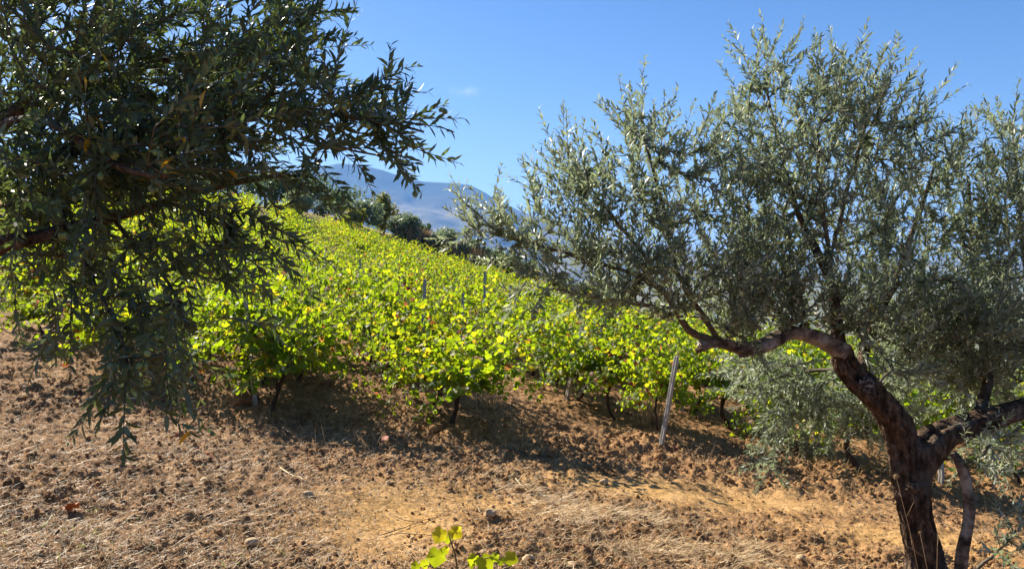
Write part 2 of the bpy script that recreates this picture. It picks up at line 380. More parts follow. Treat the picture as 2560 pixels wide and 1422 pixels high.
# ------------------------------------------------------------------ ground sheet
def build_ground():
    fine = np.arange(-40, 40.01, .1)
    ang = np.concatenate([np.arange(-180, -40, 4.0), fine, np.arange(44, 180, 4.0)])
    rr = [.4]
    while rr[-1] < 3.4: rr.append(rr[-1] * 1.12)
    while rr[-1] < 13.5: rr.append(rr[-1] * 1.0031)
    while rr[-1] < 62: rr.append(rr[-1] * 1.012)
    while rr[-1] < 16000: rr.append(rr[-1] * 1.045)
    rr = np.array(rr); A, Rr = np.meshgrid(R(1) * ang, rr)
    x = (Rr * np.sin(A)).ravel(); y = (Rr * np.cos(A)).ravel()
    z = G(x, y); near = np.hypot(x, y) < 42
    z[near] += detail(x[near], y[near])
    bm = np.zeros_like(x); bm[near] = bare(x[near], y[near])
    nA, nR = len(ang), len(rr)
    i = np.arange(nR - 1)[:, None] * nA; j = np.arange(nA)[None]; k = (j + 1) % nA
    q = np.stack([i + j, i + k, i + nA + k, i + nA + j], -1).reshape(-1, 4)[:, ::-1]
    v = np.stack([x, y, z], 1)
    c0 = len(v); v = np.concatenate([v, [[0, 0, float(gz(np.array([0.]), np.array([0.]))[0])]]]); bm = np.append(bm, 0)
    jj = np.arange(nA); tri = np.stack([np.full(nA, c0), (jj + 1) % nA, jj], 1)
    cen = v[q].mean(1); rc = np.hypot(cen[:, 0], cen[:, 1])
    mi = np.where((cen[:, 1] > EDGE + 1.0) & (rc < 110), 1, np.where(rc >= 110, 2, 0))
    me = mesh_np('ground', v, [tri, q], [M['soil'], M['dry_slope'], M['valley']], {'bare': bm}, True, np.concatenate([np.zeros(nA, int), mi]))
    tag(link('ground', me), 'brown tilled soil of the hillside running out to the far valley', 'ground', kind='structure')

# ------------------------------------------------------------------ mountain range
def build_mountain():
    prof = np.array([(-3500, 560), (-1500, 520), (-600, 470), (100, 470), (400, 462), (600, 440), (700, 430), (780, 423), (850, 410), (905, 414), (950, 424), (1000, 440), (1045, 453), (1090, 457), (1150, 460), (1180, 466), (1210, 480), (1240, 499), (1300, 528), (1400, 560), (1500, 588), (1620, 612), (1800, 634), (2000, 642), (2300, 648), (2700, 652), (3600, 655), (5200, 658)], float)
    D = 6500.0
    px = np.linspace(-3000, 5000, 900); h = np.interp(px, prof[:, 0], prof[:, 1])
    h += 3.0 * fbm(px / 26, px * 0, 61, 4)
    base = FLOOR - 30; n = 90
    T = np.linspace(0, 1, n)
    V = np.zeros((n, len(px), 3))
    for k, tt in enumerate(T):
        d = 3300 + (D - 3300) * tt
        ridge = at(px, h, D)
        az = (px - W0 / 2) / F0
        x = az * d * (1 + 0 * h); y = np.full_like(px, d)
        zr = ridge[:, 2] - base
        prof_t = .10 * tt + .9 * tt ** 1.7
        nz = fbm(x / 620 + 3, y / 900, 81, 5) * 330 * math.sin(math.pi * tt) ** .8 * np.clip(zr / 500, .1, 1)
        V[k] = np.stack([x, y, base + zr * prof_t + nz], 1)
    back = V[-1].copy(); back[:, 1] += 1800; back[:, 2] = base - 50
    V = np.concatenate([V, back[None]], 0); m = len(px)
    i = np.arange(n)[:, None] * m; j = np.arange(m - 1)[None]
    q = np.stack([i + j, i + j + 1, i + m + j + 1, i + m + j], -1).reshape(-1, 4)
    me = mesh_np('mountain', V.reshape(-1, 3), [q], M['mountain'])
    tag(link('mountain', me), 'long blue hazy mountain ridge across the valley', 'mountain', kind='structure')
    return V

def build_house(px, py, V, w, label):
    # stands on the slope where the line of sight meets it
    best = None; q = V.reshape(-1, 3); X, Y, Dp = to_px(q); k = np.argmin((X - px) ** 2 + (Y - py) ** 2); p = q[k]
    e = empty('farmhouse', tuple(p), label, 'house', 'white farmhouses on the far slope', random.uniform(-.5, .5))
    d, hh = w * .55, w * .33
    def box(x0, x1, y0, y1, z0, z1):
        v = [(x, y, z) for z in (z0, z1) for y in (y0, y1) for x in (x0, x1)]
        return np.array(v), np.array([(0, 2, 3, 1), (4, 5, 7, 6), (0, 1, 5, 4), (2, 6, 7, 3), (0, 4, 6, 2), (1, 3, 7, 5)])
    g = Geo(); v, f = box(-w / 2, w / 2, -d / 2, d / 2, -4, hh); g.add(v, None, f); link('wall', g.build('house_wall', M['white_wall'], False), e)
    g = Geo(); a, b, c = w / 2 + .6, d / 2 + .6, hh + .02
    v = np.array([(-a, -b, c), (a, -b, c), (a, b, c), (-a, b, c), (-a, 0, c + w * .14), (a, 0, c + w * .14)])
    g.add(v, [(0, 4, 3), (1, 2, 5)], [(0, 1, 5, 4), (2, 3, 4, 5), (0, 3, 2, 1)]); link('roof', g.build('house_roof', M['roof_tile'], False), e)
    for s in (-.28, 0, .28):
        g = Geo(); v, f = box(s * w - .8, s * w + .8, -d / 2 - .1, -d / 2 + .05, hh * .35, hh * .7); g.add(v, None, f); link('window', g.build('house_window', M['window_dark'], False), e)

# ------------------------------------------------------------------ haze
def build_haze():
    t = NT('haze_air'); vol = t.n('ShaderNodeVolumePrincipled')
    vol.inputs['Color'].default_value = (.22, .47, 1.0, 1); vol.inputs['Density'].default_value = 0.85e-4; vol.inputs['Anisotropy'].default_value = .1
    t.t.links.new(vol.outputs[0], t.out.inputs['Volume'])
    b = 17500.0; z0, z1 = FLOOR - 260, 900.0
    v = [(x, y, z) for z in (z0, z1) for y in (-b, b) for x in (-b, b)]
    me = mesh_np('haze', np.array(v), [np.array([(0, 2, 3, 1), (4, 5, 7, 6), (0, 1, 5, 4), (2, 6, 7, 3), (0, 4, 6, 2), (1, 3, 7, 5)])], t.m, None, False)
    tag(link('haze', me), 'thin bluish haze lying over the valley and mountain', 'haze', kind='stuff')

# ------------------------------------------------------------------ leaf templates
def olive_template():
    y = np.array([0, .28, .62, 1.0]); w = np.array([0, .106, .102, 0]); z = np.array([0, .03, .02, -.05])
    v = [(0, 0, 0), (-w[1], y[1], z[1] + .025), (0, y[1], z[1]), (w[1], y[1], z[1] + .025), (-w[2], y[2], z[2] + .022), (0, y[2], z[2]), (w[2], y[2], z[2] + .022), (0, 1, z[3])]
    return np.array(v), np.array([(0, 2, 1), (0, 3, 2), (4, 5, 7), (5, 6, 7)]), np.array([(1, 2, 5, 4), (2, 3, 6, 5)])
OL = olive_template()

def vine_template(kind=0):
    out = [(0, .04), (.22, -.12), (.48, .08), (.49, .34), (.60, .52), (.43, .66), (.27, .86), (0, 1.05), (-.25, .87), (-.43, .66), (-.60, .52), (-.49, .34), (-.48, .08), (-.22, -.12)]
    out = np.array(out)
    r = np.linalg.norm(out - [0, .4], axis=1)
    z = -.22 * r ** 2 + [0.06, 0.12, .02][kind] * np.sin(np.arange(len(out)) * 1.7 + kind * 2) + [.0, .25, -.1][kind] * np.abs(out[:, 0])
    v = np.concatenate([[[0, .36, .06]], np.concatenate([out, z[:, None]], 1)])
    n = len(out); f = np.array([(0, 1 + i, 1 + (i + 1) % n) for i in range(n)])
    return v, f
VL = [vine_template(k) for k in range(3)]

def ico(sub):
    import bmesh
    bm = bmesh.new(); bmesh.ops.create_icosphere(bm, subdivisions=sub, radius=1.0)
    v = np.array([p.co[:] for p in bm.verts]); f = np.array([[q.index for q in p.verts] for p in bm.faces]); bm.free(); return v, f
ICO1, ICO2, ICO3 = ico(1), ico(2), ico(3)

def lumpy(base, seed, amp=.25, freq=1.6):
    v, f = base; r = np.random.default_rng(seed); d = np.zeros(len(v))
    for k in range(5):
        a = r.normal(size=3) * freq * (1 + .6 * k); d += np.sin(v @ a + r.random() * 6) * amp / (1 + .7 * k)
    return v * (1 + d)[:, None], f

# ------------------------------------------------------------------ vines
ROW_DX = -.36                      # rows lean to the left as they climb away
ROW_RZ = math.atan2(-ROW_DX, 1)

def vine_variant(seed, end=False):
    r = np.random.default_rng(seed)
    tr = Geo(); head = np.array([r.normal() * .07, r.normal() * .08, .52 + r.random() * .1]); mid = np.array([r.normal() * .07, r.normal() * .06, .28])
    p0 = np.array([r.normal() * .05, r.normal() * .1, -.08]); T = np.linspace(0, 1, 9)[:, None]
    pts = (1 - T) ** 2 * p0 + 2 * T * (1 - T) * (mid * 2 - (p0 + head) / 2) + T ** 2 * head + r.normal(size=(9, 3)) * .008
    tr.tube(pts, np.linspace(.026, .019, 9) * r.uniform(.8, 1.15) + r.random(9) * .006, 7, 0, True, .25)
    arms = []
    for s in (-1, 1):
        T = np.linspace(0, 1, 7)[:, None]; end_ = head + np.array([r.normal() * .06, s * r.uniform(.4, .6), r.uniform(.05, .2)])
        a = head + (end_ - head) * T + np.array([0, 0, .07]) * np.sin(T * math.pi) + r.normal(size=(7, 3)) * .008; a[0] = head
        tr.tube(a, np.linspace(.016, .009, 7), 6, 0, True, .2); arms.append(a)
    cn = Geo(); lv = Geo(); P = []; AX = []; NR = []; SC = []
    nc = 40
    for c in range(nc):
        a = arms[c % 2]; k = r.uniform(.1, 6); base = a[int(k)] * (1 - k % 1) + a[min(int(k) + 1, 6)] * (k % 1)
        side = r.choice([-1, 1]); lean = abs(r.normal()) * .75
        d = norm(np.array([side * lean + r.normal() * .1, r.normal() * .35, 1.0])); L = r.uniform(.55, 1.3); n = 16; p = base.copy(); line = [p.copy()]
        droop = r.uniform(.4, 2.6)
        if r.random() < .3: d = norm(np.array([side * r.uniform(.8, 1.3), r.normal() * .5, .25])); L = r.uniform(.4, .95); droop = 2.9
        for i in range(n):
            p = p + d * L / n; line.append(p.copy()); d = norm(d + np.array([side * .05, 0, -droop / n]) * (.3 + i / n) + r.normal(size=3) * .05)
            for _ in range(2 if r.random() < .75 else 1):
                s2 = 1 if (i % 2) else -1
                out = norm(np.array([d[1] * s2 + r.normal() * .5, -d[0] * s2 + r.normal() * .5, r.normal() * .35]))
                pet = r.uniform(.04, .10); q = p + out * pet
                if q[2] < .06: continue
                horiz = norm(np.array([q[0] * 1.6 + r.normal() * .25, q[1] * .25 + r.normal() * .4, .35 + r.normal() * .35]))
                P.append(q); NR.append(norm(horiz + r.normal(size=3) * .3)); AX.append(norm(out * .5 + np.array([0, 0, -.75]) + r.normal(size=3) * .3))
                SC.append(r.uniform(.054, .092) * (1 - .35 * (i / n) ** 2))
        cn.tube(line, np.linspace(.0045, .0018, len(line)), 4, r.random(), False)
    P, AX, NR, SC = map(np.array, (P, AX, NR, SC)); X, Y, Z = frames(AX, NR)
    hgt = np.clip((P[:, 2] - .2) / 1.2, 0, 1); old = r.random()
    rnd = np.clip(r.beta(1.6, 2.2, len(P)) * .9 + .14 * hgt - .10 + .1 * (old - .5), 0, .9)
    tint = r.random(len(P)); rnd = np.where(tint > .965 - .03 * old, r.uniform(.9, 1, len(P)), rnd)
    wh = r.integers(0, 3, len(P))
    for k in range(3):
        m = wh == k; lv.inst(VL[k][0], VL[k][1], None, P[m], X[m], Y[m], Z[m], SC[m], rnd[m])
    i = seed
    return (tr.build('vine_trunk_%d' % i, M['vine_wood']), cn.build('vine_cane_%d' % i, M['cane']), lv.build('vine_foliage_%d' % i, M['vine_leaf']))

VROWS = [(-19, 30.0), (-15, 24), (-10.7, 16.5), (-7.4, 12.0), (-5.3, 10.6), (-3.15, 9.75), (-.73, 9.2), (1.9, 9.75), (4.05, 9.1), (6.35, 9.4), (8.6, 9.6), (10.9, 10.2), (13.2, 11), (15.5, 12), (17.8, 13), (20.1, 14), (22.4, 15), (24.7, 16)]
ROW_NAMES = {3: 'far left row behind the hanging olive boughs', 4: 'row half hidden by the hanging olive boughs', 5: 'row with the leaning post at left', 6: 'row with the bare crooked trunk at centre',
             7: 'row with the grooved post at right', 8: 'row beside the drooping olive branches', 9: 'row left of the big olive trunk', 10: 'row behind the big olive trunk', 11: 'row at the right edge'}
FRONT = {3: 'low yellow-green grapevine alone on bare soil at far left', 4: 'sparse grapevine with low leaves behind hanging olive boughs', 5: 'yellowing grapevine touching the leaning post at left',
         6: 'tall grapevine on a bare crooked trunk, nearest at centre', 7: 'small low grapevine just right of the grooved grey post', 8: 'dark green grapevine with a bent trunk under drooping olive leaves',
         9: 'grapevine seen between the olive trunk and drooping branches', 10: 'grapevine behind the thin second stem of the olive', 11: 'grapevine at the right edge under the olive limb'}

def build_vines():
    var = [vine_variant(100 + k) for k in range(10)]
    pts = []
    for ri, (x0, y0) in enumerate(VROWS):
        sp = 1.12; k = 0
        while True:
            y = y0 + k * sp; 
            if y > EDGE + .15 * fbm(np.array([x0 * .5]), np.array([3.]), 8)[0]: break
            x = x0 + ROW_DX * (y - y0) + rng.normal() * .05; yy = y + rng.normal() * .07
            z = float(gz(np.array([x]), np.array([yy]))[0])
            X, Y, D = to_px(np.array([x, yy, z + .8])); m = 1.0 * F0 / D
            if -m < X < W0 + m: pts.append((D, ri, k, x, yy, z))
            k += 1
    for x, y, ri in ((-2.75, 9.15, 5), (-3.55, 13.4, 5), (-3.2, 11.4, 5)):
        z = float(gz(np.array([x]), np.array([y]))[0]); pts.append((to_px(np.array([x, y, z + .8]))[2], ri, 40, x, y, z))
    pts.sort()
    print('VINES', len(pts))
    far = pts[300:]; pts = pts[:300]
    for (D, ri, k, x, y, z) in pts:
        v = var[int(rng.integers(0, 10))]
        if k == 0 and ri in FRONT: lab = FRONT[ri]
        elif k in (1, 2) and ri in ROW_NAMES: lab = ('second' if k == 1 else 'third') + ' grapevine from the near end of the ' + ROW_NAMES[ri]
        elif k == 40: lab = 'straggling grapevine filling the gap right of the leaning post'
        elif ri in ROW_NAMES and k < 9: lab = 'grapevine further along the ' + ROW_NAMES[ri]
        else: lab = 'distant leafy grapevine merging into the sunlit canopy up the slope'
        e = empty('grapevine', (x, y, z), lab, 'grapevine', 'grapevines in rows on the hillside', ROW_RZ + (math.pi if rng.random() < .5 else 0) + rng.normal() * .08)
        s = rng.uniform(.9, 1.1); e.scale = (s * rng.uniform(1.0, 1.25), s * 1.12, s * rng.uniform(.78, 1.06))
        if k == 0 and ri == 3: e.scale = (.75, .7, .62)
        if k == 0 and ri == 7: e.scale = (.75, .8, .8)
        for nm, me in zip(('trunk', 'cane', 'foliage'), v): link(nm, me, e)
    if far:
        g = Geo(); src = []
        for (tr, cn, lv) in var[:5]:
            n = len(lv.vertices); co = np.empty(n * 3, np.float32); lv.vertices.foreach_get('co', co); a = np.empty(n, np.float32); lv.attributes['rnd'].data.foreach_get('value', a)
            ft = np.empty(len(lv.polygons) * 3, np.int32); lv.loops.foreach_get('vertex_index', ft); src.append((co.reshape(-1, 3), ft.reshape(-1, 3), a))
        for (D, ri, k, x, y, z) in far:
            co, ft, a = src[int(rng.integers(0, 5))]; th = ROW_RZ + (math.pi if rng.random() < .5 else 0); c, s = math.cos(th), math.sin(th)
            g.add(np.stack([co[:, 0] * c - co[:, 1] * s + x, co[:, 0] * s + co[:, 1] * c + y, co[:, 2] + z], 1), ft, None, a)
        tag(link('vineyard_canopy', g.build('vineyard_canopy', M['vine_leaf'])), 'farthest grapevines at the top of the slope merging into one canopy', 'vineyard', kind='stuff')

# ------------------------------------------------------------------ posts
def build_posts():
    spec = [((640, 1020), (613, 735), 9.4, .044, 'weathered pale post leaning left at the near end of a row, left of centre'),
            ((1650, 1120), (1692, 890), 9.35, .044, 'grooved grey post standing clear on bare soil right of centre'),
            ((1413, None), (1457, 815), 12.3, .055, 'grey post half buried in leaves left of the clear grooved post'),
            ((1052, None), (1062, 698), 11.2, .034, 'grey post tip poking above the canopy, nearest the picture centre'),
            ((1150, None), (1158, 733), 14.5, .038, 'short post tip in the canopy right of the centre post tip'),
            ((1205, None), (1213, 678), 18, .042, 'thin slanting post tip near the upper edge of the vineyard'),
            ((1704, None), (1713, 878), 12.6, .055, 'thin post tip just behind the clear grooved post'),
            ((893, None), (900, 648), 22, .055, 'faint post tip in the left of the canopy below the green shrubs'),
            ((838, None), (844, 628), 26, .055, 'faintest post tip, highest up the left of the slope'),
            ((1270, None), (1277, 712), 20, .055, 'post tip between two olive twigs right of centre'),
            ((2351, None), (2351, 1120), 9.3, .05, 'stub of post behind the fork of the olive trunk')]
    for (b, tp, d, w, lab) in spec:
        top = at(tp[0], tp[1], d)
        bx = (b[0] - W0 / 2) / F0 * d; by = top[1] - .05
        if b[1]: q = at(b[0], b[1], d); bx, by = q[0], q[1]
        base = np.array([bx, by, float(gz(np.array([bx]), np.array([by]))[0]) - .12])
        L = np.linalg.norm(top - base); ax = (top - base) / L
        # grooved square section
        h = w / 2; q = w * .14; s = [(-h, -h), (-q, -h), (-q, -h + q), (q, -h + q), (q, -h), (h, -h), (h, -q), (h - q, -q), (h - q, q), (h, q), (h, h), (q, h), (q, h - q), (-q, h - q), (-q, h), (-h, h), (-h, q), (-h + q, q), (-h + q, -q), (-h, -q)]
        s = np.array(s); n = len(s); c, sn = math.cos(.5), math.sin(.5); s = s @ np.array([[c, sn], [-sn, c]])
        zs = np.linspace(0, L, 8); V = []
        for k, z in enumerate(zs):
            off = rng.normal(size=2) * .003; V.append(np.concatenate([s + off, np.full((n, 1), z)], 1))
        V.append(np.array([[0, 0, L + .004]])); V = np.concatenate(V); g = Geo()
        i = np.arange(7)[:, None] * n; j = np.arange(n)[None]; k = (j + 1) % n
        qd = np.stack([i + j, i + k, i + n + k, i + n + j], -1).reshape(-1, 4)
        tri = [(8 * n, 7 * n + a, 7 * n + (a + 1) % n) for a in range(n)]
        g.add(V, tri, qd); o = link('vineyard_post', g.build('vineyard_post', M['post'], False))
        tag(o, lab, 'post', 'posts of the vine rows')
        o.location = tuple(base); o.rotation_mode = 'QUATERNION'; o.rotation_quaternion = Vector(ax).to_track_quat('Z', 'Y')

# ------------------------------------------------------------------ trees behind the vineyard
def crown_mesh(name, w, h, seed, mat, n=2600, size=.11):
    r = np.random.default_rng(seed); g = Geo()
    nb = 13; c = r.normal(size=(nb, 3)) * [.24, .24, .2]; rad = r.uniform(.2, .34, nb)
    c[:, 2] = np.clip(c[:, 2], -.3, .32); c[0] = (0, 0, 0); rad[0] = .36
    k = r.integers(0, nb, n); d = norm(r.normal(size=(n, 3))); rr = rad[k] * np.clip(r.random(n) ** .45 + r.normal(size=n) * .07, 0, 1.3)
    p = c[k] + d * rr[:, None]; p *= [w, w, h]; p[:, 2] += h * .5
    keep = p[:, 2] > h * .03; p, d = p[keep], d[keep]
    nr = norm(d + r.normal(size=p.shape) * .7); ax = norm(r.normal(size=p.shape) * .7 + [0, 0, .6]); X, Y, Z = frames(ax, nr)
    tone = (vnoise(p[:, 0] * 2.2 + seed, p[:, 2] * 2.2) + r.random(len(p))) / 2
    tv = np.array([(-.5, 0, 0), (0, -.2, .05), (.5, .1, 0), (.1, 1, .08), (-.35, .6, 0)]); f = np.array([(0, 1, 2), (0, 2, 3), (0, 3, 4)])
    g.inst(tv, f, None, p, X, Y, Z, r.uniform(.6, 1.4, len(p)) * size, tone)
    return g.build(name, mat)

def build_background():
    T = [('olive_tree', 1005, 535, 78, 50, 'bush_leaf', 'round grey-green olive tree standing against the blue mountain', 'olive tree'),
         ('olive_tree', 1110, 572, 78, 49, 'bush_leaf', 'broad dark-sided olive tree right of the orange dry grass', 'olive tree'),
         ('shrub', 1055, 568, 36, 56, 'bush_leaf_dark', 'small dark shrub behind the orange dry grass', 'shrub'),
         ('olive_tree', 1182, 606, 74, 50, 'bush_leaf', 'grey olive tree partly behind the left tips of the big olive', 'olive tree'),
         ('olive_tree', 902, 500, 84, 50, 'bush_leaf', 'pale grey-green olive tree left of the yellow-green tree', 'olive tree'),
         ('broadleaf_tree', 958, 495, 62, 53, 'bush_leaf_yellow', 'yellow-green tree with browning top above the vineyard edge', 'tree'),
         ('broadleaf_tree', 838, 476, 84, 53, 'bush_leaf_dark', 'dark green tree below the olive bough with hanging fruit', 'tree'),
         ('broadleaf_tree', 765, 436, 110, 56, 'bush_leaf_dark', 'tallest dark tree showing through the left olive twigs', 'tree'),
         ('broadleaf_tree', 690, 428, 120, 55, 'bush_leaf_dark', 'dark tree behind the left olive, left of the tallest one', 'tree'),
         ('broadleaf_tree', 590, 418, 140, 55, 'bush_leaf_dark', 'bushy dark tree glimpsed through the middle of the left olive', 'tree'),
         ('broadleaf_tree', 470, 405, 150, 55, 'bush_leaf', 'greyish tree glimpsed deep behind the left olive crown', 'tree'),
         ('shrub', 1232, 628, 52, 51, 'bush_leaf', 'small grey shrub between the grey olive and dark shrubs', 'shrub'),
         ('shrub', 1268, 640, 70, 49, 'bush_leaf_dark', 'dark shrub behind the slanting bare olive twigs', 'shrub'),
         ('shrub', 1318, 664, 56, 48, 'bush_leaf_dark', 'darkest shrub at the right end of the vineyard edge', 'shrub'),
         ('shrub', 1385, 690, 60, 49, 'bush_leaf', 'greyish shrub behind the big olive twigs beyond the darkest shrub', 'shrub'),
         ('shrub', 1460, 712, 66, 49, 'bush_leaf_dark', 'shrub hidden behind the lower left boughs of the big olive', 'shrub'),
         ('shrub', 868, 520, 56, 48, 'bush_leaf_yellow', 'low yellowish shrub at the foot of the dark green tree', 'shrub'),
         ('shrub', 738, 482, 70, 47.5, 'bush_leaf', 'low greyish shrub behind the drooping left olive twigs', 'shrub')]
    for i, (nm, px, py, wpx, d, mat, lab, cat) in enumerate(T):
        top = at(px, py, d); x, y = top[0], top[1]; z = float(G(x, y)); h = max(top[2] - z, .8); w = wpx / F0 * d
        e = empty(nm, (x, y, z), lab, cat, 'trees and shrubs beyond the vineyard')
        th = h * (.08 if nm == 'olive_tree' else .12 if nm == 'broadleaf_tree' else .05)
        ch = h - th * .6
        o = link('crown', crown_mesh('crown_%d' % i, w * 1.05, ch * 1.12, 300 + i, M[mat], 3000 if wpx > 60 else 1800, .12), e, (0, 0, th * .5)); 
        g = Geo(); g.tube([(0, 0, -.2), (.05, 0, th * .6), (.02, .04, th + ch * .35)], [.09, .075, .05], 7, 0, True, .2)
        for s in range(3):
            a = s * 2.1 + i; g.tube([(.03, .02, th * .8), (math.cos(a) * w * .12, math.sin(a) * w * .12, th + ch * .2), (math.cos(a) * w * .25, math.sin(a) * w * .25, th + ch * .45)], [.045, .03, .012], 5)
        link('trunk', g.build('bush_trunk_%d' % i, M['twig']), e)
    # tall dry grass on the bank beyond the vines
    for (px, py, d, n, w, mat, lab) in [(1052, 600, 50.5, 2600, 1.3, 'dry_grass', 'clump of tall orange dry grass between two round olives'),
                              (1160, 648, 49, 1500, 1.6, 'dry_grass', 'pale dry grass at the foot of the broad dark-sided olive'),
                              (1215, 672, 48, 900, 1.2, 'straw', 'low straw-coloured grass under the grey olive')]:
        p = at(px, py, d); g = Geo(); x = p[0] + rng.normal(size=n) * w * .5; y = p[1] + rng.normal(size=n) * .7; z = G(x, y) - .05
        up = norm(np.stack([rng.normal(size=n) * .25, rng.normal(size=n) * .25, np.ones(n)], 1)); X, Y, Z = frames(up, norm(rng.normal(size=(n, 3)) + [0, -1, 0]))
        tv = np.array([(-.012, 0, 0), (.012, 0, 0), (.009, .6, .02), (-.009, .6, .02), (.02, 1, .12)]); L = rng.uniform(.6, 1.35, n) * (1 if mat == 'dry_grass' else .6)
        g.inst(tv, [(3, 2, 4)], [(0, 1, 2, 3)], np.stack([x, y, z], 1), X, Y, Z, L, rng.random(n))
        tag(link('dry_grass_clump', g.build('dry_grass_clump', M[mat])), lab, 'dry grass', 'grass clumps on the bank')
    # bright grass tuft far left behind the limb
    p = at(75, 660, 20.0); n = 1800; g = Geo(); x = p[0] + rng.normal(size=n) * .45; y = p[1] + rng.normal(size=n) * .4; z = G(x, y) - .03
    up = norm(np.stack([rng.normal(size=n) * .5, rng.normal(size=n) * .5, np.ones(n)], 1)); X, Y, Z = frames(up, norm(rng.normal(size=(n, 3)) + [0, -1, 0]))
    tv = np.array([(-.015, 0, 0), (.015, 0, 0), (.012, .55, .04), (-.012, .55, .04), (0, 1, .2)])
    g.inst(tv, [(3, 2, 4)], [(0, 1, 2, 3)], np.stack([x, y, z], 1), X, Y, Z, rng.uniform(.25, .75, n), rng.random(n))
    tag(link('grass_tuft', g.build('grass_tuft', M['green_grass'])), 'bright yellow-green grass tuft under the thick left olive limb', 'grass')

# ------------------------------------------------------------------ the two big olives
class Tree:
    def __init__(s, seed):
        s.r = np.random.default_rng(seed); s.P = np.zeros((60000, 3)); s.par = np.full(60000, -1); s.fix = np.zeros(60000); s.dir = np.zeros((60000, 3)); s.n = 0; s.tips = []; s.free = np.ones(60000, bool)
    def node(s, p, par, rad=0.0, dirv=None, free=True):
        k = s.n; s.P[k] = p; s.par[k] = par; s.fix[k] = rad; s.free[k] = free
        s.dir[k] = dirv if dirv is not None else (norm(p - s.P[par]) if par >= 0 else (0, 0, 1)); s.n += 1; return k
    def limb(s, pts, par=None, jit=.012, step=.06, free=True):
        """hand-laid limb through (px,py,depth,radius); returns its nodes"""
        C = np.array([np.append(at(a, b, c), rd) for a, b, c, rd in pts])
        if par is not None: C = np.concatenate([[np.append(s.P[par], C[0, 3])], C])
        E = np.concatenate([[2 * C[0] - C[1]], C, [2 * C[-1] - C[-2]]]); out = []; last = par if par is not None else -1
        for i in range(1, len(E) - 2):
            a, b, c, d = E[i - 1], E[i], E[i + 1], E[i + 2]; n = max(2, int(np.linalg.norm(c[:3] - b[:3]) / step))
            for k in range(n):
                t = k / n; q = .5 * (2 * b + (c - a) * t + (2 * a - 5 * b + 4 * c - d) * t * t + (3 * b - a - 3 * c + d) * t ** 3)
                if k or (i == 1 and par is None): 
                    last = s.node(q[:3] + s.r.normal(size=3) * min(jit, q[3] * .35), last, q[3], free=free); out.append(last)
                elif i > 1: last = s.node(q[:3] + s.r.normal(size=3) * min(jit, q[3] * .35), last, q[3], free=free); out.append(last)
        out.append(s.node(C[-1][:3], last, C[-1][3], free=free)); s.chains.append(out) if hasattr(s, 'chains') else setattr(s, 'chains', [out])
        return out
    def grow(s, tips, prefs):
        base = s.P[:s.n][s.free[:s.n]]
        d0 = np.array([np.min(np.linalg.norm(base - t, axis=1)) for t in tips])
        for k in np.argsort(d0):
            t = tips[k]; dv = t - s.P[:s.n]; dist = np.linalg.norm(dv, axis=1)
            back = np.sum(norm(dv) * s.dir[:s.n], axis=1)
            cost = dist * (1.25 - .35 * back) + np.where(s.free[:s.n], 0, 9)
            j = int(np.argmin(cost)); p0 = s.P[j].copy(); L = dist[j]
            m = p0 + norm(s.dir[j] * .7 + norm(t - p0) + prefs[k] * .1) * L * .5; n = max(1, int(L / .07)); last = j
            for i in range(1, n + 1):
                u = i / n; q = (1 - u) ** 2 * p0 + 2 * u * (1 - u) * m + u * u * t + (s.r.normal(size=3) * .008 if i < n else 0); last = s.node(q, last)
            s.tips.append((last, prefs[k]))
    def finish(s, k0=.0016, pw=.44):
        n = s.n; cnt = np.zeros(n)
        for t, _ in s.tips: cnt[t] += 1
        for i in range(n - 1, -1, -1):
            if s.par[i] >= 0: cnt[s.par[i]] += cnt[i]
        s.rad = np.maximum(s.fix[:n], k0 * np.maximum(cnt, 1) ** pw)

def blob_points(r, blobs):
    P = []; W = []
    for (px, py, d, rx, ry, rd, n, pref) in blobs:
        q = r.normal(size=(n * 3, 3)); q = norm(q) * (r.random((len(q), 1)) ** (1 / 2.4)); q = q[:n]
        for a in q: P.append(at(px + a[0] * rx, py + a[1] * ry, d + a[2] * rd)); W.append(np.array(pref, float) + r.normal(size=3) * .35)
    return np.array(P), norm(np.array(W))

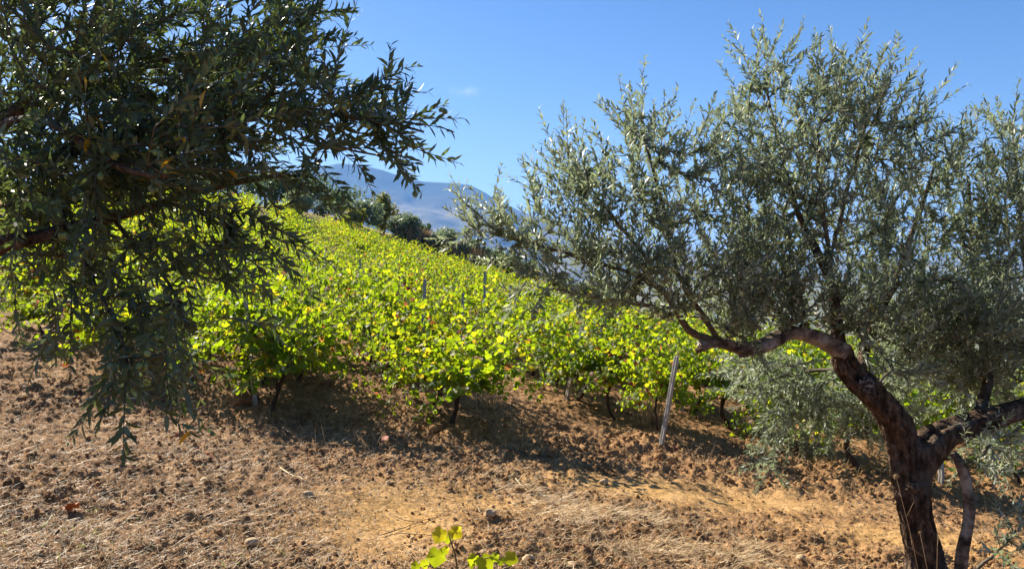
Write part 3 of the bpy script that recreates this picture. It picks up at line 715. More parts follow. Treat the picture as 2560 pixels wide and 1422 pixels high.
def leafy(tree, leaf_len, nleaf, Lrange, bend, mat, name, upw=.5, back=5):
    """leafy shoots on every tip plus leaves along the last wood behind it"""
    r = tree.r; tw = Geo(); P = []; AX = []; NR = []; SC = []
    spots = []
    for (t, pref) in tree.tips:
        d = norm(tree.dir[t] * .6 + pref * .9 + r.normal(size=3) * .25); L = r.uniform(*Lrange); n = nleaf // 2; p = tree.P[t].copy(); line = [p.copy()]
        side = norm(np.cross(d, r.normal(size=3)))
        seq = []
        for i in range(n):
            p = p + d * L / n; d = norm(d + np.array([0, 0, bend]) / n + r.normal(size=3) * .035); line.append(p.copy()); seq.append((p.copy(), d.copy(), 1 - .45 * max(0, i / n - .6) / .4))
        tw.tube(line, np.linspace(.0018, .0009, len(line)), 4, 0, False)
        k = t
        for b in range(back):
            j = tree.par[k]
            if j < 0 or tree.rad[k] > .006: break
            for u in (.25, .75): seq.append((tree.P[k] * (1 - u) + tree.P[j] * u, norm(tree.P[k] - tree.P[j]), .9))
            k = j
        for i, (p, d, sc) in enumerate(seq):
            s = side - d * (side @ d); s = norm(s + r.normal(size=3) * .18)
            if i % 2: s = np.cross(d, s)
            spots.append((p, d, s))
            for sg in (-1, 1):
                if r.random() < .1: continue
                a = r.uniform(.45, 1.05); ax = norm(d * math.cos(a) + s * sg * math.sin(a) + r.normal(size=3) * .12)
                nr = norm(d - ax * (d @ ax) + np.array([0, 0, .45]) + r.normal(size=3) * .35)
                P.append(p); AX.append(ax); NR.append(nr); SC.append(leaf_len * sc * r.uniform(.68, 1.2))
    P, AX, NR, SC = map(np.array, (P, AX, NR, SC)); X, Y, Z = frames(AX, NR); g = Geo()
    sc3 = np.stack([SC * r.uniform(.8, 1.25, len(SC)), SC, SC * r.uniform(-.5, 2.2, len(SC))], 1)
    g.inst(OL[0], OL[1], OL[2], P, X, Y, Z, sc3, np.where(r.random(len(P)) < .012, 1.0, r.random(len(P)) * .95))
    print(name, 'shoots', len(tree.tips), 'leaves', len(P))
    return g.build(name + '_leaves', mat), tw, spots

def wood_mesh(tree, chains, name, mat, tw=None, only_free=True, thick=None):
    """twigs and thin branches grown by the tree, as one mesh"""
    g = tw or Geo(); n = tree.n; kids = [[] for _ in range(n)]
    hand = set(i for c in chains for i in c)
    for i in range(n):
        if tree.par[i] >= 0 and i not in hand: kids[tree.par[i]].append(i)
    starts = [(p, k) for p in range(n) for k in kids[p] if (p in hand or len(kids[p]) > 1 and k != max(kids[p], key=lambda q: tree.rad[q]))]
    for p, k in starts:
        line = [p, k]
        while kids[line[-1]]: line.append(max(kids[line[-1]], key=lambda q: tree.rad[q]))
        rad = tree.rad[line].copy(); rad[0] = min(rad[0], rad[1] * 1.25)
        g.tube(tree.P[line], rad, 6 if rad[0] > .006 else 5, 0, False)
    return g.build(name, mat)

def limb_mesh(tree, chain, name, mat, sides=12, gnarl=.12, fine=0.0):
    """gnarled wood: the section varies round the limb and along it; fine > 0 adds bark ridges of that depth"""
    par = tree.par[chain[0]]; line = ([par] if par >= 0 else []) + list(chain); P = tree.P[line]; rad = tree.rad[line].copy()
    if par >= 0: rad[0] = min(rad[0], rad[1] * 1.15)
    if fine:
        sides = max(sides, 44); d = np.concatenate([[0], np.cumsum(np.linalg.norm(np.diff(P, axis=0), axis=1))]); u = np.arange(0, d[-1], .011)
        for _ in range(2): P[1:-1] = .25 * P[:-2] + .5 * P[1:-1] + .25 * P[2:]
        P = np.stack([np.interp(u, d, P[:, k]) for k in range(3)], 1); rad = np.interp(u, d, rad)
    g = Geo(); n = len(P); t = norm(np.gradient(P, axis=0)); u = norm(np.cross(t[0], [0.3, 1, .2])); V = []; ang = np.arange(sides) * 2 * math.pi / sides; s = 0
    ph = tree.r.random(4) * 6; ca, sa = np.cos(ang), np.sin(ang)
    for i in range(n):
        if i: s += np.linalg.norm(P[i] - P[i - 1])
        u = norm(u - t[i] * (u @ t[i])); w = np.cross(t[i], u)
        tw = ang + s * .9
        k = 1 + gnarl * (.8 * np.sin(3 * tw + ph[0] + s * 2.0) + .6 * np.sin(5 * tw + ph[1] - s * 3) + .7 * np.sin(2 * tw + ph[2] + s * 6)) + gnarl * .7 * math.sin(s * 11 + ph[3]) 
        rr = k * rad[i]
        if fine:
            q = 7 * min(1, rad[i] / .1) + 2; c2, s2 = np.cos(tw), np.sin(tw)
            ridge = 1 - 2 * np.abs(fbm(c2 * q + s * 2.2 + 40, s2 * q - s * 2.0 + ph[0] * 9, 51, 3, .6)) * 2.2
            knot = np.clip(fbm(c2 * 1.6 + s * 3 + 9, s2 * 1.6 + s * 2.6 + ph[1] * 7, 57, 2) * 4 - .7, 0, 1)
            fq = fine * min(1.0, rad[i] / .045)
            rr = rr + fq * (ridge - .5) + fq * 1.6 * knot + tree.r.normal(size=sides) * fq * .12
        else: rr = rr * (1 + tree.r.normal(size=sides) * gnarl * .22)
        V.append(P[i] + (ca * rr)[:, None] * u + (sa * rr)[:, None] * w)
    V = np.concatenate(V + [P[:1], P[-1:]]); i = np.arange(n - 1)[:, None] * sides; j = np.arange(sides)[None]; k = (j + 1) % sides
    q = np.stack([i + j, i + k, i + sides + k, i + sides + j], -1).reshape(-1, 4); c0 = n * sides; e = (n - 1) * sides
    tri = [(c0, (a + 1) % sides, a) for a in range(sides)] + [(c0 + 1, e + a, e + (a + 1) % sides) for a in range(sides)]
    g.add(V, tri, q); return g.build(name, mat)

def fruit(tree_e, spots, r, n, size, keep=None, near_bias=.35):
    """olives hanging on short stalks from the leafy wood, those nearest the eye first"""
    g = Geo(); g.add(ICO2[0] * [.42, .42, .55] * size, ICO2[1]); g.tube([(0, 0, .5 * size), (.03 * size, 0, 1.3 * size)], .0009, 4)
    me = g.build('olive_fruit', M['olive_fruit'])
    idx = np.argsort([to_px(q[0])[2] + r.random() * near_bias for q in spots]); k = 0
    for i in idx:
        p, d, s = spots[i]
        if keep and not keep(p) or r.random() < .75: continue
        for _ in range(int(r.integers(1, 4))):
            ax = norm(np.array([r.normal() * .45, r.normal() * .45, 1.0])); sc = r.uniform(.85, 1.15)
            o = link('olive', me, tree_e, tuple(p - ax * size * 1.3 * sc)); o.rotation_mode = 'QUATERNION'; o.rotation_quaternion = Vector(ax).to_track_quat('Z', 'Y'); o.scale = (sc, sc, sc); k += 1
        if k >= n: return

def yellow_leaves(tree_e, spots, r, n, ln):
    me = mesh_np('yellow_leaf', OL[0] * [1.35, 1, 1.2] * ln, [OL[1], OL[2]], M['yellow_leaf'], {'rnd': r.random(len(OL[0]))})
    for i in r.permutation(len(spots))[:n]:
        p, d, s = spots[i]; o = link('yellow_leaf', me, tree_e, tuple(p)); ax = norm(s + np.array([0, 0, -.8]) + r.normal(size=3) * .5)
        o.rotation_mode = 'QUATERNION'; o.rotation_quaternion = Vector(ax).to_track_quat('Y', 'Z'); o['label'] = 'bright yellow dying olive leaf'

def build_right_olive():
    T = Tree(21); b = pix_ground(2310, 1422); base = at(2312, 1560, 4.75); gb = float(G(base[0], base[1]))
    e = empty('olive_tree', (0, 0, 0), 'big olive tree with a forked brown trunk in the right foreground', 'olive tree', 'olive trees in the foreground')
    D = 4.75
    trunk = T.limb([(2325, 1640, D, 0.199), (2318, 1560, D, 0.141), (2314, 1480, D, 0.120), (2306, 1400, D, 0.101), (2292, 1320, D, 0.093), (2282, 1240, D, 0.093), (2278, 1180, D, 0.098), (2262, 1110, D, 0.090), (2235, 1050, D - .03, 0.081), (2195, 1000, D - .08, 0.076), (2160, 965, D - .1, 0.083), (2132, 935, D - .1, 0.075), (2108, 895, D - .1, 0.062), (2098, 865, D - .1, 0.050)], None, .01, .05, False)
    def near(px, py, d, nodes): return min(nodes, key=lambda i: np.linalg.norm(T.P[i] - at(px, py, d)))
    right = T.limb([(2325, 1120, D + .02, .105), (2370, 1085, D + .05, .085), (2440, 1055, D + .12, .075), (2510, 1030, D + .15, .07), (2580, 1010, D + .2, .062), (2680, 960, D + .25, .05), (2730, 860, D + .25, .04), (2720, 700, D + .2, .028), (2690, 520, D + .2, .016)], near(2285, 1190, D, trunk), .01, .06)
    left = T.limb([(2060, 850, 4.62, .045), (2010, 832, 4.58, .042), (1965, 838, 4.55, .04), (1920, 862, 4.5, .038), (1870, 876, 4.45, .034), (1835, 868, 4.43, .032), (1795, 852, 4.42, .03), (1748, 866, 4.4, .034)], near(2103, 880, D - .1, trunk), .008, .04)
    l1 = T.limb([(1722, 825, 4.4, .022), (1692, 775, 4.38, .018), (1655, 725, 4.35, .014), (1580, 685, 4.3, .011), (1470, 650, 4.28, .008), (1380, 622, 4.25, .006), (1260, 592, 4.22, .004)], left[-3])
    l2 = T.limb([(1755, 790, 4.45, .015), (1700, 700, 4.5, .012), (1672, 600, 4.5, .010), (1650, 490, 4.5, .008), (1605, 330, 4.5, .004)], near(1800, 852, 4.42, left))
    l3 = T.limb([(1610, 640, 4.4, .008), (1530, 540, 4.4, .006), (1440, 420, 4.4, .003)], near(1640, 715, 4.35, l1))
    l4 = T.limb([(1600, 760, 4.2, .007), (1480, 740, 4.1, .005), (1380, 720, 4.1, .003)], near(1680, 760, 4.38, l1))
    v1 = T.limb([(2090, 800, 4.65, .034), (2086, 730, 4.66, .03), (2060, 660, 4.68, .027), (2015, 580, 4.7, .02), (1985, 500, 4.7, .016), (1950, 370, 4.7, .010), (1915, 220, 4.7, .005)], trunk[-1])
    v2 = T.limb([(2090, 590, 4.75, .016), (2112, 490, 4.8, .013), (2150, 360, 4.8, .008), (2195, 190, 4.8, .004)], near(2060, 660, 4.68, v1))
    v3 = T.limb([(2070, 620, 4.55, .014), (2052, 480, 4.5, .010), (2045, 330, 4.5, .006)], near(2086, 730, 4.66, v1))
    v4 = T.limb([(2170, 850, 4.9, .03), (2230, 720, 5.0, .022), (2290, 560, 5.1, .015), (2340, 400, 5.1, .007)], near(2140, 945, D - .1, trunk))
    r1 = T.limb([(2470, 950, 5.1, .03), (2450, 800, 5.2, .024), (2430, 620, 5.3, .016), (2420, 440, 5.3, .008)], near(2450, 1052, D + .12, right))
    r2 = T.limb([(2590, 900, 5.0, .025), (2570, 720, 5.0, .018), (2550, 520, 5.0, .010), (2535, 350, 5.0, .005)], near(2570, 1012, D + .2, right))
    dr = T.limb([(2190, 960, 5.1, .014), (2110, 930, 5.5, .011), (2000, 930, 5.7, .008), (1890, 960, 5.7, .004)], near(2185, 990, D - .1, trunk))
    suck = T.limb([(2395, 1500, 4.6, .035), (2402, 1400, 4.58, .033), (2418, 1330, 4.57, .03), (2428, 1270, 4.57, .03), (2416, 1220, 4.57, .026), (2412, 1170, 4.57, .03), (2380, 1130, 4.58, .018)], trunk[3], .002, .05)
    s2 = T.limb([(2440, 1150, 4.5, .012), (2475, 1110, 4.5, .007)], suck[-3])
    s3 = T.limb([(2420, 1440, 4.35, .012), (2480, 1390, 4.25, .008), (2540, 1330, 4.2, .004)], suck[3])
    UPD = (0, 0, 1)
    B = [(2040, 370, 4.75, 180, 160, .55, 95, UPD), (1925, 215, 4.7, 65, 95, .35, 22, UPD), (2130, 260, 4.75, 130, 90, .45, 40, UPD), (2200, 270, 4.8, 60, 80, .3, 14, (.2, 0, 1)), (2290, 320, 4.8, 40, 70, .3, 8, (.3, 0, 1)),
         (1860, 290, 4.7, 22, 90, .25, 7, (-.1, 0, 1)), (1905, 420, 4.7, 80, 110, .45, 30, (-.3, 0, 1)), (2240, 430, 4.95, 150, 120, .5, 62, (.2, 0, 1)), (2370, 430, 5.1, 70, 100, .4, 26, UPD),
         (2535, 400, 5.0, 60, 120, .4, 34, UPD), (2520, 560, 5.0, 90, 150, .5, 60, UPD), (2420, 560, 5.2, 110, 140, .5, 54, UPD), (2600, 450, 5.1, 90, 160, .5, 34, UPD),
         (2050, 560, 4.75, 190, 140, .6, 100, UPD), (1890, 600, 4.65, 110, 120, .5, 52, (-.3, 0, .9)), (2250, 640, 5.0, 180, 140, .6, 95, (.1, 0, 1)), (2440, 760, 5.1, 160, 140, .6, 92, UPD),
         (1600, 330, 4.5, 65, 50, .3, 18, UPD), (1640, 420, 4.5, 75, 90, .35, 26, UPD), (1440, 430, 4.4, 70, 55, .35, 22, (-.15, 0, 1)), (1745, 400, 4.5, 60, 70, .3, 14, (.45, 0, .9)), (1780, 370, 4.5, 30, 40, .2, 6, (.4, 0, .8)),
         (1500, 500, 4.4, 110, 80, .4, 34, UPD), (1385, 535, 4.35, 65, 50, .3, 15, (-.4, 0, .9)), (1265, 580, 4.25, 75, 30, .3, 15, (-.5, 0, .8)), (1200, 580, 4.22, 30, 20, .15, 5, (-.7, 0, .6)), (1360, 610, 4.25, 110, 45, .3, 20, (-.4, 0, .6)),
         (1640, 560, 4.45, 110, 90, .4, 34, UPD), (1780, 520, 4.55, 75, 100, .4, 26, UPD), (1480, 660, 4.25, 130, 60, .35, 38, (-.3, 0, .5)), (1640, 690, 4.35, 110, 70, .4, 46, (-.1, 0, .7)), (1810, 720, 4.5, 100, 90, .5, 62, UPD),
         (1380, 715, 4.1, 70, 35, .25, 8, (-.6, 0, .1)), (1280, 680, 4.1, 60, 30, .2, 4, (-.7, 0, -.2)), (1530, 750, 4.2, 110, 40, .3, 24, (-.4, 0, .3)), (1690, 770, 4.35, 80, 45, .3, 18, (-.2, 0, .5)),
         (1980, 730, 4.6, 140, 90, .5, 66, UPD), (2200, 790, 4.85, 160, 110, .55, 96, UPD), (2350, 850, 5.1, 160, 120, .5, 130, (0, 0, .6)), (2500, 870, 5.1, 130, 120, .5, 115, (.2, 0, .5)), (1860, 800, 4.4, 90, 55, .35, 26, (-.2, 0, .8)),
         (1930, 930, 5.7, 120, 60, .4, 50, (-.3, 0, -.3)), (2040, 980, 5.7, 120, 75, .4, 62, (-.3, 0, -.4)), (2150, 1040, 5.6, 70, 70, .3, 16, (-.2, 0, -.5)), (1960, 1060, 5.6, 100, 55, .3, 15, (-.3, 0, -.6)), (1930, 1130, 5.5, 60, 40, .2, 5, (-.2, 0, -.8)),
         (2290, 920, 5.35, 100, 80, .4, 74, (0, 0, .2)), (2230, 985, 5.5, 70, 55, .3, 22, (0, 0, -.2)), (2450, 975, 5.6, 110, 50, .3, 34, (0, 0, -.1)), (2430, 940, 5.4, 120, 60, .3, 66, (0, 0, .3)), (2500, 1110, 5.6, 90, 50, .3, 22, (.1, 0, -.3)), (2455, 1130, 4.55, 60, 45, .2, 12, (.3, 0, .3)),
         (1965, 785, 4.5, 120, 40, .25, 34, (-.1, -.1, .7)), (1840, 830, 4.42, 60, 25, .2, 9, (-.2, -.1, .6)), (2110, 800, 4.55, 70, 50, .2, 14, (0, -.2, .6)), (1900, 920, 4.5, 60, 25, .15, 6, (-.2, -.2, -.4)), (2250, 930, 4.55, 50, 40, .15, 7, (.1, -.3, .5)), (2530, 1340, 4.2, 60, 60, .15, 11, (.3, 0, .3)), (2480, 800, 4.4, 70, 80, .2, 12, (-.1, -.4, .6)),
         (2700, 700, 5.2, 140, 300, .6, 90, UPD), (2760, 980, 5.2, 140, 150, .5, 40, (.3, 0, .3)), (2690, 480, 4.95, 90, 110, .35, 34, UPD)]
    tips, prefs = blob_points(T.r, B); T.grow(tips, prefs); T.finish()
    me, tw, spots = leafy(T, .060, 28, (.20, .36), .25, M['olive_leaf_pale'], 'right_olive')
    link('foliage', me, e)
    link('trunk', limb_mesh(T, trunk, 'olive_trunk', M['bark'], 96, .085, .014), e)
    for c, nm, m, sd in ((left, 'limb', 'pale_bark', 14), (right, 'limb', 'bark', 16), (v1, 'limb', 'bark', 10), (v4, 'limb', 'bark', 10), (r1, 'limb', 'bark', 10), (r2, 'limb', 'bark', 10), (suck, 'sucker_stem', 'pale_bark', 12)):
        o = link(nm, limb_mesh(T, c, 'olive_limb', M[m], 40, .12 if m == 'pale_bark' else .10, .007 if c is right else .0045), e)
        if c is left: o['label'] = 'pale crooked limb reaching left, blackened on top'
        if c is right: o['label'] = 'dark red-brown limb arching to the right'
        if c is suck: o['label'] = 'thin grey second stem beside the trunk'
    for c in (l1, l2, l3, l4, v2, v3, dr, s2, s3): link('branch', limb_mesh(T, c, 'olive_branch', M['twig'], 8, .08), e)
    chains = [trunk, right, left, l1, l2, l3, l4, v1, v2, v3, v4, r1, r2, dr, suck, s2, s3]
    link('twigs', wood_mesh(T, chains, 'right_twigs', M['twig'], tw), e)
    fruit(e, spots, T.r, 98, .022, lambda p: to_px(p)[0] < 2540 and 150 < to_px(p)[1] < 1150)
    yellow_leaves(e, spots, T.r, 14, .08)
    # black burrs on top of the pale limb
    for k, (px, py, d, sz) in enumerate([(1962, 822, 4.55, .034), (2012, 816, 4.58, .03), (1858, 884, 4.45, .028), (1752, 872, 4.4, .028), (2165, 962, 4.62, .05), (2285, 1215, 4.66, .055)]):
        v, f = lumpy(ICO3, 130 + k, .22, 2.4); v = v + T.r.normal(size=v.shape) * .035; o = link('burr', mesh_np('burr', v * [sz, sz * .8, sz * .7], [f], M['bark']), e, tuple(at(px, py, d))); o['label'] = 'dark knobbly burr on the bark'
    # pruning wound on the elbow of the trunk
    c = at(2150, 958, D - .1) - np.array([0, .086, 0]); v, f = lumpy(ICO3, 5, .2, 2.6); v = v + T.r.normal(size=v.shape) * .04
    wnd = mesh_np('pruning_scar', v * [.042, .014, .046], [f], M['scar']); o = link('pruning_scar', wnd, e, tuple(c)); o.rotation_euler = (0, R(20), 0); o['label'] = 'whitish pruning scar on the trunk elbow'
    _p = T.P[trunk[0]]; return e

def build_left_olive():
    T = Tree(33)
    e = empty('olive_tree', (0, 0, 0), 'dark olive tree full of green olives overhanging from the left edge', 'olive tree', 'olive trees in the foreground')
    bx, by = -2.75, 2.5; zb = float(G(bx, by))
    X, Y, Dp = to_px(np.array([bx, by, zb - .1]))
    trunk = T.limb([(X, Y, Dp, .2), (X + 40, Y - 500, Dp, .14), (X + 200, 1050, Dp, .12), (-500, 800, 2.55, .11), (-380, 690, 2.5, .09)], None, .01, .06, False)
    def near(px, py, d, nodes): return min(nodes, key=lambda i: np.linalg.norm(T.P[i] - at(px, py, d)))
    L1 = T.limb([(-150, 640, 2.2, .036), (-20, 614, 2.0, .022), (60, 600, 2.0, .019), (130, 585, 2.08, .016), (230, 560, 2.25, .016), (420, 505, 2.4, .012), (620, 450, 2.4, .009), (740, 435, 2.4, .004), (800, 450, 2.35, .0015)], trunk[-1])
    L2 = T.limb([(-300, 480, 2.5, .06), (-60, 330, 2.5, .03), (130, 210, 2.5, .02), (215, 90, 2.5, .017), (260, -10, 2.5, .014), (330, -160, 2.5, .009)], trunk[-1])
    L3 = T.limb([(20, 430, 2.3, .02), (250, 350, 2.25, .014), (480, 300, 2.25, .011), (720, 280, 2.25, .008), (930, 300, 2.25, .005), (1060, 330, 2.25, .003)], near(-60, 330, 2.5, L2))
    L4 = T.limb([(200, 220, 2.6, .014), (420, 150, 2.6, .011), (640, 110, 2.6, .008), (800, 60, 2.6, .004)], near(130, 210, 2.5, L2))
    L5 = T.limb([(170, 640, 2.25, .0065), (250, 740, 2.1, .005), (305, 850, 2.0, .004), (320, 930, 1.95, .003)], near(90, 592, 2.4, L1))
    L6 = T.limb([(330, 610, 2.25, .006), (420, 700, 2.15, .0045), (470, 820, 2.05, .004)], near(230, 560, 2.4, L1))
    L7 = T.limb([(540, 540, 2.3, .006), (610, 600, 2.25, .003)], near(420, 505, 2.4, L1))
    L8 = T.limb([(100, 300, 2.1, .012), (300, 420, 1.95, .009), (420, 440, 1.9, .005)], near(-60, 330, 2.5, L2))
    L9 = T.limb([(820, 360, 2.3, .004), (950, 390, 2.25, .003), (1020, 430, 2.25, .002)], near(720, 280, 2.25, L3))
    Rt = (.8, 0, .15)
    B = [(150, 150, 2.35, 260, 200, .5, 110, (.4, 0, .5)), (430, 150, 2.4, 240, 190, .5, 100, (.6, 0, .4)), (650, 150, 2.5, 160, 150, .4, 36, (.7, 0, .5)), (720, 50, 2.55, 60, 90, .3, 15, (.4, 0, .7)), (750, 150, 2.5, 45, 50, .25, 7, (.6, 0, .45)),
         (120, 380, 2.25, 230, 160, .5, 100, (.3, -.1, 0)), (370, 360, 2.2, 220, 130, .5, 84, (.4, -.1, -.1)), (590, 295, 2.25, 180, 95, .4, 38, (.7, 0, .1)), (740, 250, 2.25, 120, 80, .3, 14, (.8, 0, .35)), (850, 260, 2.25, 70, 45, .25, 8, (.8, 0, .3)),
         (900, 285, 2.25, 80, 45, .2, 9, (.9, 0, .15)), (970, 310, 2.25, 40, 30, .15, 5, (.9, 0, .15)), (950, 360, 2.25, 50, 25, .15, 5, (.85, 0, -.25)), (790, 350, 2.3, 90, 45, .25, 9, (.8, 0, .0)), (760, 415, 2.3, 40, 15, .15, 2, (.8, 0, -.1)), (600, 420, 2.35, 120, 35, .3, 6, (.8, 0, -.1)), (730, 450, 2.35, 50, 20, .15, 3, (.8, 0, -.2)),
         (430, 455, 2.25, 150, 45, .35, 13, (.6, 0, -.2)), (120, 510, 2.2, 170, 60, .4, 32, (.3, -.1, -.4)), (560, 570, 2.3, 90, 60, .25, 5, (.7, 0, -.3)), (630, 610, 2.3, 70, 60, .2, 3, (.7, 0, -.3)),
         (240, 630, 2.2, 150, 60, .3, 15, (.1, 0, -.7)), (390, 620, 2.2, 110, 70, .3, 13, (.4, 0, -.5)), (540, 620, 2.15, 90, 60, .25, 7, (.7, 0, -.3)), (270, 745, 2.05, 150, 60, .2, 13, (.1, 0, -.8)), (430, 780, 2.05, 90, 60, .2, 6, (.4, 0, -.7)), (620, 550, 2.3, 80, 40, .2, 4, (.8, 0, -.2)),
         (280, 850, 2.0, 90, 50, .15, 3, (-.2, 0, -.8)), (410, 860, 2.0, 70, 40, .15, 3, (.4, 0, -.6)), (330, 910, 1.95, 50, 25, .1, 3, (.1, 0, -.9)), (320, 950, 1.93, 20, 12, .06, 2, (-.1, 0, -.9)), (60, 690, 2.3, 50, 30, .15, 2, (-.3, 0, -.7)), (550, 800, 2.1, 30, 30, .1, 2, (.5, 0, -.4)),
         (200, -160, 2.5, 420, 130, .6, 70, (.3, 0, .7)), (560, -120, 2.6, 180, 90, .4, 20, (.3, 0, .7)), (-220, 300, 2.5, 220, 420, .6, 80, (-.1, 0, .4)), (20, 250, 2.9, 250, 250, .3, 35, (.2, 0, .4)), (480, 260, 2.85, 260, 180, .25, 35, (.5, 0, .3))]
    tips, prefs = blob_points(T.r, B); T.grow(tips, prefs); T.finish(.0011, .42)
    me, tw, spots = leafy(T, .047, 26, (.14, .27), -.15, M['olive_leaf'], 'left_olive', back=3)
    link('foliage', me, e)
    link('trunk', limb_mesh(T, trunk, 'left_olive_trunk', M['bark'], 18, .08), e)
    o = link('limb', limb_mesh(T, L1, 'left_limb', M['bark'], 40, .1, .004), e); o['label'] = 'thick red-brown limb entering at the left edge'
    for c in (L2, L3, L4, L8): link('limb', limb_mesh(T, c, 'left_limb', M['bark'], 10, .1), e)
    for c in (L5, L6, L7, L9): link('branch', limb_mesh(T, c, 'left_branch', M['twig'], 8, .08), e)
    link('twigs', wood_mesh(T, [trunk, L1, L2, L3, L4, L5, L6, L7, L8, L9], 'left_twigs', M['twig'], tw), e)
    def vis(p):
        X, Y, D = to_px(p); return 0 < X < 1100 and 0 < Y < 1000 and D < 2.6
    fruit(e, spots, T.r, 64, .0175, lambda p: vis(p) and to_px(p)[2] > 1.8, 1.0)
    fruit(e, spots, T.r, 34, .0175, lambda p: 820 < to_px(p)[0] < 1110 and 200 < to_px(p)[1] < 480, 2.0)
    vs = [s for s in spots if to_px(s[0])[0] > 0 and to_px(s[0])[1] > 40 and to_px(s[0])[2] < 2.0]
    yellow_leaves(e, vs, T.r, 15, .05)

# ------------------------------------------------------------------ litter on the ground
def scatter(n, rmin=3.6, rmax=15, half=40):
    a = R(1) * rng.uniform(-half, half, n); u = rng.random(n)
    r = rmin * (rmax / rmin) ** u
    return r * np.sin(a), r * np.cos(a)

def blades(name, x, y, L, wd, heading, lift, mat, tone, curl=.25):
    n = len(x); z = gz(x, y); g = Geo()
    ax = norm(np.stack([np.cos(heading), np.sin(heading), lift], 1)); up = np.stack([rng.normal(size=n) * .4, rng.normal(size=n) * .4, np.ones(n)], 1); X, Y, Z = frames(ax, up)
    # a thin folded stalk with a kink
    tv = np.array([(-.5, 0, 0), (.5, 0, 0), (0, 0, .5), (-.5, .5, .0), (.5, .5, .0), (0, .5, .5), (0, 1, 0)])
    q = [(0, 3, 5, 2), (2, 5, 4, 1)]; tr = [(3, 6, 5), (5, 6, 4)]
    N = n; v = np.repeat(tv[None], N, 0); v[:, :, 0] *= wd[:, None]; v[:, :, 2] *= wd[:, None]; v[:, :, 1] *= L[:, None]
    c = rng.normal(size=(N, 2)) * curl * L[:, None]
    for k, w_ in ((3, .35), (4, .35), (5, .35), (6, 1.0)): v[:, k, 0] += c[:, 0] * w_; v[:, k, 2] += np.abs(c[:, 1]) * w_ * (.4 if k == 6 else .9)
    v -= np.array([0, .0, 0]); pos = np.stack([x, y, z + .003], 1)
    V = pos[:, None] + v[..., 0:1] * X[:, None] + v[..., 1:2] * Y[:, None] + v[..., 2:3] * Z[:, None]
    off = (np.arange(N) * 7)[:, None, None]
    g.add(V.reshape(-1, 3), (np.array(tr)[None] + off).reshape(-1, 3), (np.array(q)[None] + off).reshape(-1, 4), np.repeat(tone, 7))
    return link(name, g.build(name, mat))

